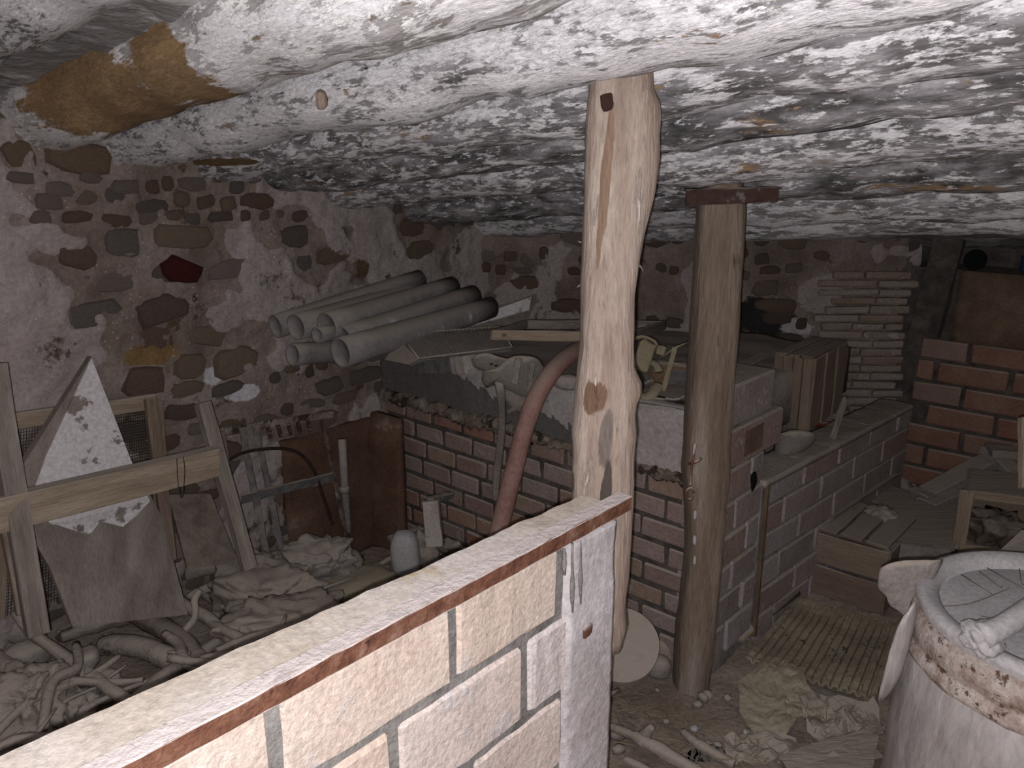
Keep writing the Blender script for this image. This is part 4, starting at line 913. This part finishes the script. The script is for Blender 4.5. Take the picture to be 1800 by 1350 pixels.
link('lid', lathe([(DR - 0.02, DZ - 0.03), (DR - 0.044, DZ - 0.018), (DR - 0.05, DZ - 0.016), (0.10, DZ - 0.013), (0.002, DZ - 0.012)], nz=0.004), 'drum_lid', TD, dr, smooth=True)
link('rusty_band', lathe([(DR - 0.03, DZ - 0.02), (DR + 0.002, DZ - 0.022), (DR + 0.008, DZ - 0.05), (DR + 0.010, DZ - 0.075), (DR + 0.002, DZ - 0.082), (DR + 0.004, DZ - 0.092), (DR + 0.014, DZ - 0.105), (DR + .006, DZ - 0.125), (DR - .01, DZ - .13)], nz=0.008, ns=14), 'drum_rust', TD, dr, smooth=True)
link('wrapped_body', lathe([(DR - 0.01, DZ - 0.10), (DR + 0.006, DZ - 0.12), (DR + 0.012, DZ - 0.2), (DR + 0.02, DZ - 0.3), (DR + 0.014, DZ - 0.42), (DR + 0.02, DZ - 0.5), (DR + .01, DZ - 0.62), (DR + .005, 0.0)], nz=0.02, ns=7), 'drum_wrap', TD, dr, smooth=True)
pad('film_flap', [(1548, 1000), (1575, 988), (1640, 985), (1655, 990), (1625, 1040), (1602, 1085), (1585, 1075), (1565, 1060), (1558, 1045), (1545, 1030)], 1.52, 0.02, 'dust_grey', dr, nrm=Vector((-.2, -.4, .9)))
pad('film_flap', [(1590, 1080), (1610, 1060), (1600, 1130), (1575, 1200), (1545, 1230), (1560, 1160), (1575, 1110)], 1.42, 0.02, 'drum_wrap', dr, nrm=Vector((-.5, -.6, .4)))
tube('bone_ended_stick', spline([pz(1728, 1118, .80), pz(1765, 1100, .81), pz(1810, 1070, .82), pz(1860, 1035, .83)], 5), [0.022, 0.020, 0.020, 0.022], 'drum_lid', seg=16, nz=0.08, ns=12, label='thick pale stick with knobbly end lying across the drum lid', cat='stick')
st = [o for o in bpy.data.objects if o.name.startswith('bone_ended')][0]; st.name = 'thick_stick'; WM['thick_stick'] = st.matrix_basis.copy()
blob('knobbly_end', pz(1722, 1122, .785), (0.06, 0.055, 0.05), 'drum_lid', st, nz=0.5, ns=16, fold=0.4)
for i, P_ in enumerate(([(1690, 1010), (1745, 1045)], [(1722, 1005), (1755, 1030), (1762, 1032)], [(1640, 1065), (1700, 1062), (1760, 1040), (1775, 1032)], [(1735, 998), (1800, 1035)], [(1725, 1083), (1760, 1088)], [(1792, 1000), (1795, 1022), (1800, 1028)])):
    tube('twig', spline([pz(x, y, DZ - 0.004 + .006 * (j % 2)) for j, (x, y) in enumerate(P_)], 4), 0.0011, 'dark_log', seg=5, label='hair-thin dry twig lying on the dusty drum lid', cat='twig', group='thin twigs on the drum lid')
slab('card_piece', [pz(1758, 967, .60), pz(1795, 932, .62), pz(1860, 925, .62), pz(1860, 985, .60)], 0.02, 'dust_grey', nrm=EZ, label='pale flat piece just behind the drum at the right edge', cat='card')
bar('stake', pY(1800, 860, 1.9), pY(1799, 735, 2.0), 0.02, 0.02, 'pale_plank', up=Vector((0, -1, 0)), label='pale upright stake cut by the right edge of the frame', cat='stake')

# ---------------- left: slab, trestle, screen, rusty frame
sl = root_of('slab', pv(200, 1080, -2.2), 'tall pointed slab with flaking white coat leaning on the rubble wall', 'slab')
sn = EV.copy()
pts = [(160, 628, -2.50), (232, 812, -2.40), (284, 905, -2.34), (312, 1010, -2.29), (330, 1080, -2.25), (128, 1102, -2.22), (88, 1000, -2.26), (40, 915, -2.33), (28, 838, -2.38)]
slab('bare_slab', [pv(*p) for p in pts], 0.03, 'bare_slab', sl, nrm=sn, rough=0.001)
pts = [(160, 629, -2.49), (228, 806, -2.396), (262, 880, -2.35), (240, 905, -2.345), (215, 925, -2.335), (175, 915, -2.345), (160, 935, -2.33), (130, 945, -2.33), (118, 958, -2.32), (125, 975, -2.31), (108, 990, -2.30), (95, 960, -2.315), (70, 925, -2.33), (52, 905, -2.345), (62, 850, -2.375), (80, 800, -2.405)]
slab('flaking_coat', [pv(*p) + EV * 0.006 for p in pts], 0.008, 'white_flaked_slab', sl, nrm=sn)
ts = root_of('trestle', pv(200, 1000, -2.1), 'wooden trestle with one wide rail and splayed legs in front of the slab', 'trestle')
bar('rail', pv(-60, 920, -2.06), pv(382, 812, -2.14), 0.022, 0.085, 'pale_plank', ts, up=EZ)
bar('rail_top_strip', pv(-60, 893, -2.08), pv(384, 788, -2.16), 0.05, 0.01, 'grey_plank', ts)
bar('leg', pv(-12, 640, -2.14), pv(66, 1115, -2.02), 0.05, 0.03, 'grey_plank', ts, up=EV)
bar('leg', pv(356, 708, -2.24), pv(438, 1000, -2.08), 0.042, 0.035, 'grey_plank', ts, up=EV)
bar('leg', pv(264, 700, -2.42), pv(300, 985, -2.34), 0.035, 0.02, 'plank', ts, up=EV)
bar('leg', pv(10, 920, -2.3), pv(40, 1080, -2.2), 0.03, 0.02, 'plank', ts, up=EV)
tube('hanging_wire', spline([pv(311, 806, -2.09), pv(313, 850, -2.08), pv(320, 875, -2.08), pv(325, 830, -2.08), pv(322, 803, -2.09)], 5), 0.0012, 'black_wire', ts, seg=5)
scn = root_of('screen', pv(150, 900, -2.48), 'old wooden window screen with torn dark mesh behind the slab', 'screen')
TLp, TRp, BRp, BLp = pv(8, 742, -2.53), pv(272, 705, -2.53), pv(290, 1000, -2.42), pv(-10, 1090, -2.42)
bar('top_rail', TLp, TRp, 0.02, 0.05, 'pale_plank', scn, up=EZ); bar('stile', TRp, BRp, 0.05, 0.02, 'plank', scn, up=EV); bar('stile', TLp, BLp, 0.05, 0.02, 'plank', scn, up=EV)
for i in range(1, 60):
    t = i / 60; tube('wire', [TLp.lerp(TRp, t), BLp.lerp(BRp, t)], 0.0009, 'mesh_wire', scn, seg=4)
for i in range(1, 60):
    t = i / 60; tube('wire', [TLp.lerp(BLp, t), TRp.lerp(BRp, t)], 0.0009, 'mesh_wire', scn, seg=4)
slab('board', [pv(296, 870, -2.40), pv(370, 868, -2.38), pv(420, 990, -2.28), pv(330, 1000, -2.28)], 0.012, 'dark_log', nrm=EV, label='dark board leaning between the slab and the rusty frame', cat='board')
fr = root_of('bedstead', pv(500, 940, -2.3), 'rusty iron bedstead frame with bars leaning in the corner', 'frame')
def fb(a, b, wd=0.022, va=-2.50, vb=-2.36, mat='iron_grey', nm='bar'): return bar(nm, pv(a[0], a[1], va), pv(b[0], b[1], vb), wd, 0.008, mat, fr, up=EV, cuts=10, rough=0.002)
fb((425, 752), (467, 968)); fb((449, 750), (495, 965)); fb((566, 735), (608, 940), 0.02, mat='dark_rust'); fb((390, 757), (412, 900), 0.02, mat='dark_rust')
fb((424, 878), (585, 838), 0.034, -2.42, -2.42, nm='cross_bar'); fb((385, 760), (585, 728), 0.028, -2.51, -2.51, 'crumbled_ledge', 'top_bar')
for x in (470, 488, 506, 522, 540): fb((x, 748 - (x - 470) * .17), (x + 6, 772 - (x - 470) * .17), 0.014, -2.50, -2.50, 'dark_rust', 'tooth')
tube('hoop', spline([pv(398, 812, -2.46), pv(425, 797, -2.46), pv(460, 790, -2.46), pv(500, 789, -2.46), pv(530, 800, -2.45), pv(553, 830, -2.43), pv(567, 870, -2.41), pv(584, 922, -2.38)], 6), 0.006, 'black_wire', seg=8, label='thin black iron hoop curving through the rusty bedstead', cat='hoop')
pp = root_of('drain_pipe', pv(613, 935, -2.52), 'short grey drain pipe upright in the corner beside the bedstead', 'pipe')
tube('pipe', [pv(601, 772, -2.52), pv(606, 860, -2.52), pv(612, 935, -2.50)], 0.016, 'dust_grey', pp, seg=14); tube('collar', [pv(605, 855, -2.52), pv(606, 866, -2.52)], 0.021, 'dust_grey', pp, seg=14)
# orange plaster low in the corner
grid('trim_9', W(1.55, VL + 0.02, 0), EU, EZ, EV, 0.5, 0.58, 0.02, lambda a, b: (0.02 * min(1, (a / .1), (.58 - b) / .08) + 0.008 * fn((a, b, 3), 6), 0), 'orange_plaster', thick=0.03, kind='structure')
grid('trim_10', W(TU - 0.075, -2.42, 0), -EV, EZ, -EU, 0.24, 0.6, 0.02, lambda a, b: (0.05 * min(1, a / .12) * min(1, (.6 - b) / .1) + 0.008 * fn((a, b, 3), 6), 0), 'orange_plaster', thick=0.03, kind='structure')
# ---------------- heap behind the partition
sk = lambda x, y, z: pz(x, y, z)
def sack(c, size, rot, mat, label, seed, fold=0.35, nz=0.35):
    return blob('sack', c, size, mat, rot=rot, nz=nz, ns=6, seed=seed, fold=fold, sub=5, sq=0.6, label=label, cat='sack')
sack(sk(468, 1035, .16), (0.30, 0.24, 0.13), (0.1, 0.15, -0.5), 'sack_brown', 'full brown stained sack in the middle of the heap', 1.0)
sack(sk(500, 1100, .14), (0.34, 0.22, 0.14), (0, 0.1, 0.3), 'sack_brown', 'slumped dusty sack against the partition, below the brown one', 2.0)
sack(sk(612, 1028, .10), (0.32, 0.16, 0.06), (0, 0, 0.5), 'sack_yellow', 'flat yellowish printed sack lying near the partition', 3.0, 0.2)
sack(sk(560, 990, .17), (0.24, 0.16, 0.14), (0.2, 0, 0.4), 'cloth_grey', 'grey crumpled sack with a gaping mouth below the bedstead', 4.0, 0.5)
link('mouth', stone_mesh(44), 'void_black', frame(sk(580, 968, .2), Vector((1, 0, 0)), EZ, Vector((0, -1, 0))) @ Matrix.Diagonal((0.08, 0.045, 0.01, 1)), bpy.data.objects['sack.004'] if 'sack.004' in bpy.data.objects else bpy.data.objects['sack.003'])
# white rounded tile
def roof_tile(c, w_, L, rz, tilt, label, mat='dust_grey', th=0.010):
    V = []; F = []; n = 14; m = 8
    for j in range(m + 1):
        for i in range(n + 1):
            a = math.pi * i / n; t = j / m; r = w_ / 2 * (1 - 0.12 * t)
            V.append((r * math.cos(a), 0.6 * r * math.sin(a), t * L - L / 2))
    for j in range(m):
        for i in range(n): q = j * (n + 1) + i; F.append((q, q + 1, q + n + 2, q + n + 1))
    o = link('roof_tile', mesh(V, F), mat, Matrix.Translation(Vector(c)) @ Matrix.Rotation(rz, 4, 'Z') @ Matrix.Rotation(tilt, 4, 'X'), smooth=True, label=label, cat='tile')
    md = o.modifiers.new('t', 'SOLIDIFY'); md.thickness = th
    return o
blob('stone', sk(712, 975, .12), (0.115, 0.10, 0.22), 'drum_lid', rot=(0.2, 0, 0), nz=0.04, sq=0.72, label='smooth pale rounded block standing by the partition', cat='stone')
lp = root_of('angle_piece', sk(760, 940, .1), 'grey angled metal duct piece standing against the trough bricks', 'duct')
bar('upright', pY(765, 960, 2.42), pY(757, 880, 2.46), 0.055, 0.04, 'dust_grey', lp, up=Vector((0, -1, 0))); bar('arm', pY(755, 880, 2.46), pY(790, 870, 2.56), 0.03, 0.02, 'iron_grey', lp)
bar('board', sk(683, 948, .16), sk(742, 928, .16), 0.03, 0.015, 'grey_plank', label='narrow board left of the angled duct piece', cat='board')
bar('card_scrap', sk(822, 950, .14), sk(846, 946, .16), 0.05, 0.004, 'dust_grey', up=Vector((0, -1, .5)), label='pale scrap of card beside the hose foot', cat='card')
slab('tile_piece', [sk(790, 925, .12), sk(840, 928, .16), sk(850, 960, .1), sk(780, 965, .1)], 0.015, 'dust_grey', nrm=Vector((0, -.7, .7)), label='dusty broken tile leaning on the trough bricks left of the hose', cat='tile')
blob('lump', sk(745, 965, .12), (0.1, 0.08, 0.14), 'branch', nz=0.5, ns=14, fold=0.3, label='crusty lump under the angled duct piece', cat='lump')
# branches and logs
Z = .14
branch([sk(278, 1020, .24), sk(320, 1060, .22), sk(370, 1090, .2), sk(408, 1128, .18)], [0.020, 0.019, 0.019, 0.018], 'sawn branch with a fork reaching up, in front of the slab', twigs=[([sk(322, 1112, .2), sk(343, 1085, .24), sk(342, 1055, .28), sk(352, 1038, .3)], [0.013, 0.012, 0.011, 0.009]), ([sk(252, 1022, .23), sk(285, 1040, .23), sk(318, 1068, .22)], [0.009, 0.011, 0.012])], nz=0.15)
branch([sk(206, 1063, .22), sk(260, 1090, .2), sk(310, 1120, .19), sk(350, 1160, .17)], [0.030, 0.034, 0.032, 0.03], 'dark brown bark-covered log slanting down to the partition', mat='dark_log', nz=0.2)
branch([sk(24, 1075, .32), sk(60, 1115, .26), sk(130, 1165, .2), sk(200, 1215, .18), sk(240, 1240, .16)], [0.012, 0.017, 0.018, 0.018, 0.017], 'long straight branch crossing the heap at the far left', nz=0.12)
branch([sk(180, 1135, .15), sk(235, 1135, .17), sk(290, 1155, .17), sk(335, 1175, .15)], [0.03, 0.033, 0.033, 0.028], 'curved thick branch lying along the partition, below the dark log', nz=0.15)
branch([sk(110, 1120, .17), sk(160, 1105, .18), sk(232, 1085, .19)], [0.016, 0.022, 0.02], 'split grey log beneath the end of the dark log', mat='grey_plank', nz=0.4)
branch([sk(312, 1015, .16), sk(350, 1000, .2), sk(405, 990, .2)], [0.018, 0.03, 0.03], 'thick pale branch at the foot of the trestle leg', nz=0.2)
branch([sk(330, 1048, .15), sk(370, 1032, .17), sk(395, 1024, .17)], [0.012, 0.018, 0.018], 'short branch between the sawn branch and the brown sack', nz=0.2)
branch([sk(352, 1040, .14), sk(385, 1062, .14), sk(420, 1080, .14)], [0.012, 0.014, 0.018], 'short thick branch touching the brown sack on its left', nz=0.2)
branch([sk(452, 965, .14), sk(480, 985, .15), sk(520, 1002, .14)], [0.012, 0.016, 0.014], 'pale root-like branch behind the brown sack', nz=0.3)
branch([sk(486, 985, .16), sk(500, 963, .2), sk(524, 955, .2)], [0.010, 0.009, 0.006], 'thin hooked branch below the bedstead', nz=0.2)
branch([sk(-10, 1150, .2), sk(20, 1180, .2), sk(60, 1200, .18)], [0.022, 0.026, 0.03], 'stout branch at the left edge of the frame', nz=0.2)
branch([sk(640, 1010, .1), sk(680, 985, .1), sk(700, 978, .1)], [0.009, 0.011, 0.01], 'thin stick lying left of the rounded pale block', nz=0.2)
blob('root_lump', sk(45, 1230, .18), (0.20, 0.18, 0.14), 'branch', nz=0.6, ns=10, fold=0.3, sub=5, label='large gnarled root lump at the far left of the heap', cat='root')
blob('root_lump', sk(120, 1255, .12), (0.14, 0.12, 0.10), 'branch', nz=0.6, ns=14, fold=0.5, sub=4, label='smaller gnarled root lump beside the large one', cat='root')
rk = [(28, 1095, .22, .15, 'rough boulder at the left edge above the long branch', 'dust_grey'), (50, 1155, .18, .12, 'rounded stone left of the long branch', 'dust_grey'), (150, 1160, .20, .10, 'egg-shaped stone touching the long branch on its right', 'dust_grey'),
      (190, 1195, .17, .08, 'small round stone below the egg-shaped one', 'dust_grey'), (90, 1210, .16, .09, 'stone below the long branch', 'dust_grey'), (425, 1090, .14, .09, 'angular stone left of the slumped sack', 'dust_grey'), (395, 1058, .13, .08, 'grey lump wedged between branches and brown sack', 'dust_grey'),
      (408, 1112, .15, .06, 'small brown stone by the partition edge', 'branch'), (270, 1060, .15, .08, 'stone behind the dark log', 'dust_grey'), (375, 1085, .14, .07, 'hollow tin end by the partition', 'iron_grey')]
for i, (x, y, z_, s, lab, mt) in enumerate(rk):
    blob('stone', sk(x, y, z_), (s, s * .8, s * .7), mt, rot=(0, 0, i), nz=0.35, ns=9, seed=i * 3.1, sub=3, sq=0.8, label=lab, cat='stone')
rr = random.Random(5)
for i in range(60):
    u = rr.uniform(0.35, 1.75); v = rr.uniform(-2.3, -1.0); s = rr.uniform(.03, .08)
    blob('stone_lump', W(u, v, 0.075 + rr.uniform(0, .03) - (0.06 if u > 1.5 else 0)), (s, s * rr.uniform(.6, 1), s * .7), rr.choice(('dust_grey', 'branch', 'dark_log')), rot=(0, 0, rr.uniform(0, 3)), nz=0.4, ns=20, seed=i, sub=2, sq=0.8,
         label='fist-sized lump of dusty rubble in the heap behind the partition', cat='stone', group='stone lumps behind the partition')
for i in range(34):
    u = rr.uniform(0.35, 1.6); v = rr.uniform(-2.2, -1.05); a = rr.uniform(0, 6.28); L = rr.uniform(.08, .28); p = W(u, v, .13 + rr.uniform(0, .05)); d = Vector((math.cos(a), math.sin(a), 0)) * L
    tube('stick', spline([p, p + d * .5 + Vector((rr.uniform(-.02, .02), rr.uniform(-.02, .02), .01)), p + d], 3), [rr.uniform(.004, .010), .003 + .004 * rr.random()], 'branch', seg=6, nz=.2, ns=30,
         label='thin dusty stick among the debris behind the partition', cat='stick', group='thin sticks behind the partition')
for i in range(26):
    x, y = rr.uniform(1080, 1560), rr.uniform(1200, 1345)
    if y < 1240 and x > 1290: continue
    s = rr.uniform(.015, .045)
    blob('pebble', pz(x, y, .02), (s, s * .8, s * .7), rr.choice(('dust_grey', 'drum_lid', 'branch')), rot=(0, 0, rr.uniform(0, 3)), nz=.3, ns=20, seed=i, sub=1, label='small crumb of rubble on the floor right of the partition', cat='pebble', group='rubble crumbs on the floor')
# stub hanging from the thick log
blob('stub', pv(563, 176, -1.25) if False else pu(563, 176, 0.93), (0.022, 0.022, 0.036), 'pale_post_wood', bpy.data.objects['log_beam.001'], nz=0.3, ns=30, sub=2)

for x, y0, y1 in ((992, 965, 1010), (1006, 955, 1075), (1020, 950, 1060)):
    tube('mortar_drip', [pv(x, y0 + (y1 - y0) * t / 5, PV + 0.004) for t in range(6)], [0.004, 0.006, 0.005, 0.007, 0.006, 0.004], 'mortar', part, seg=7, nz=0.6, ns=60, flat=0.6)

rr = random.Random(31)
for i in range(16):
    u = rr.uniform(0.4, 1.25); v = rr.uniform(-2.3, -1.8); a = rr.uniform(0, 3.14); L = rr.uniform(.22, .45); p = W(u, v, .17 + rr.uniform(0, .06)); d = Vector((math.cos(a), math.sin(a), rr.uniform(-.1, .1))) * L; r0 = rr.uniform(.010, .022)
    o = tube('branch', spline([p - d * .5, p - d * .15 + Vector((rr.uniform(-.04, .04), rr.uniform(-.04, .04), .02)), p + d * .2 + Vector((rr.uniform(-.03, .03), 0, 0)), p + d * .5], 4), [r0, r0 * 1.1, r0 * .8], 'branch', seg=9, nz=.25, ns=24, seed=i,
         label='dusty broken branch tumbled among the heap behind the partition', cat='branch', group='broken branches behind the partition')
    t2 = Vector((math.cos(a + .8), math.sin(a + .8), .25)) * rr.uniform(.05, .12); q = p + d * rr.uniform(-.2, .2)
    tube('twig', [q, q + t2 * .5, q + t2], [r0 * .7, r0 * .5, r0 * .3], 'branch', o, seg=6, nz=.2, ns=30)
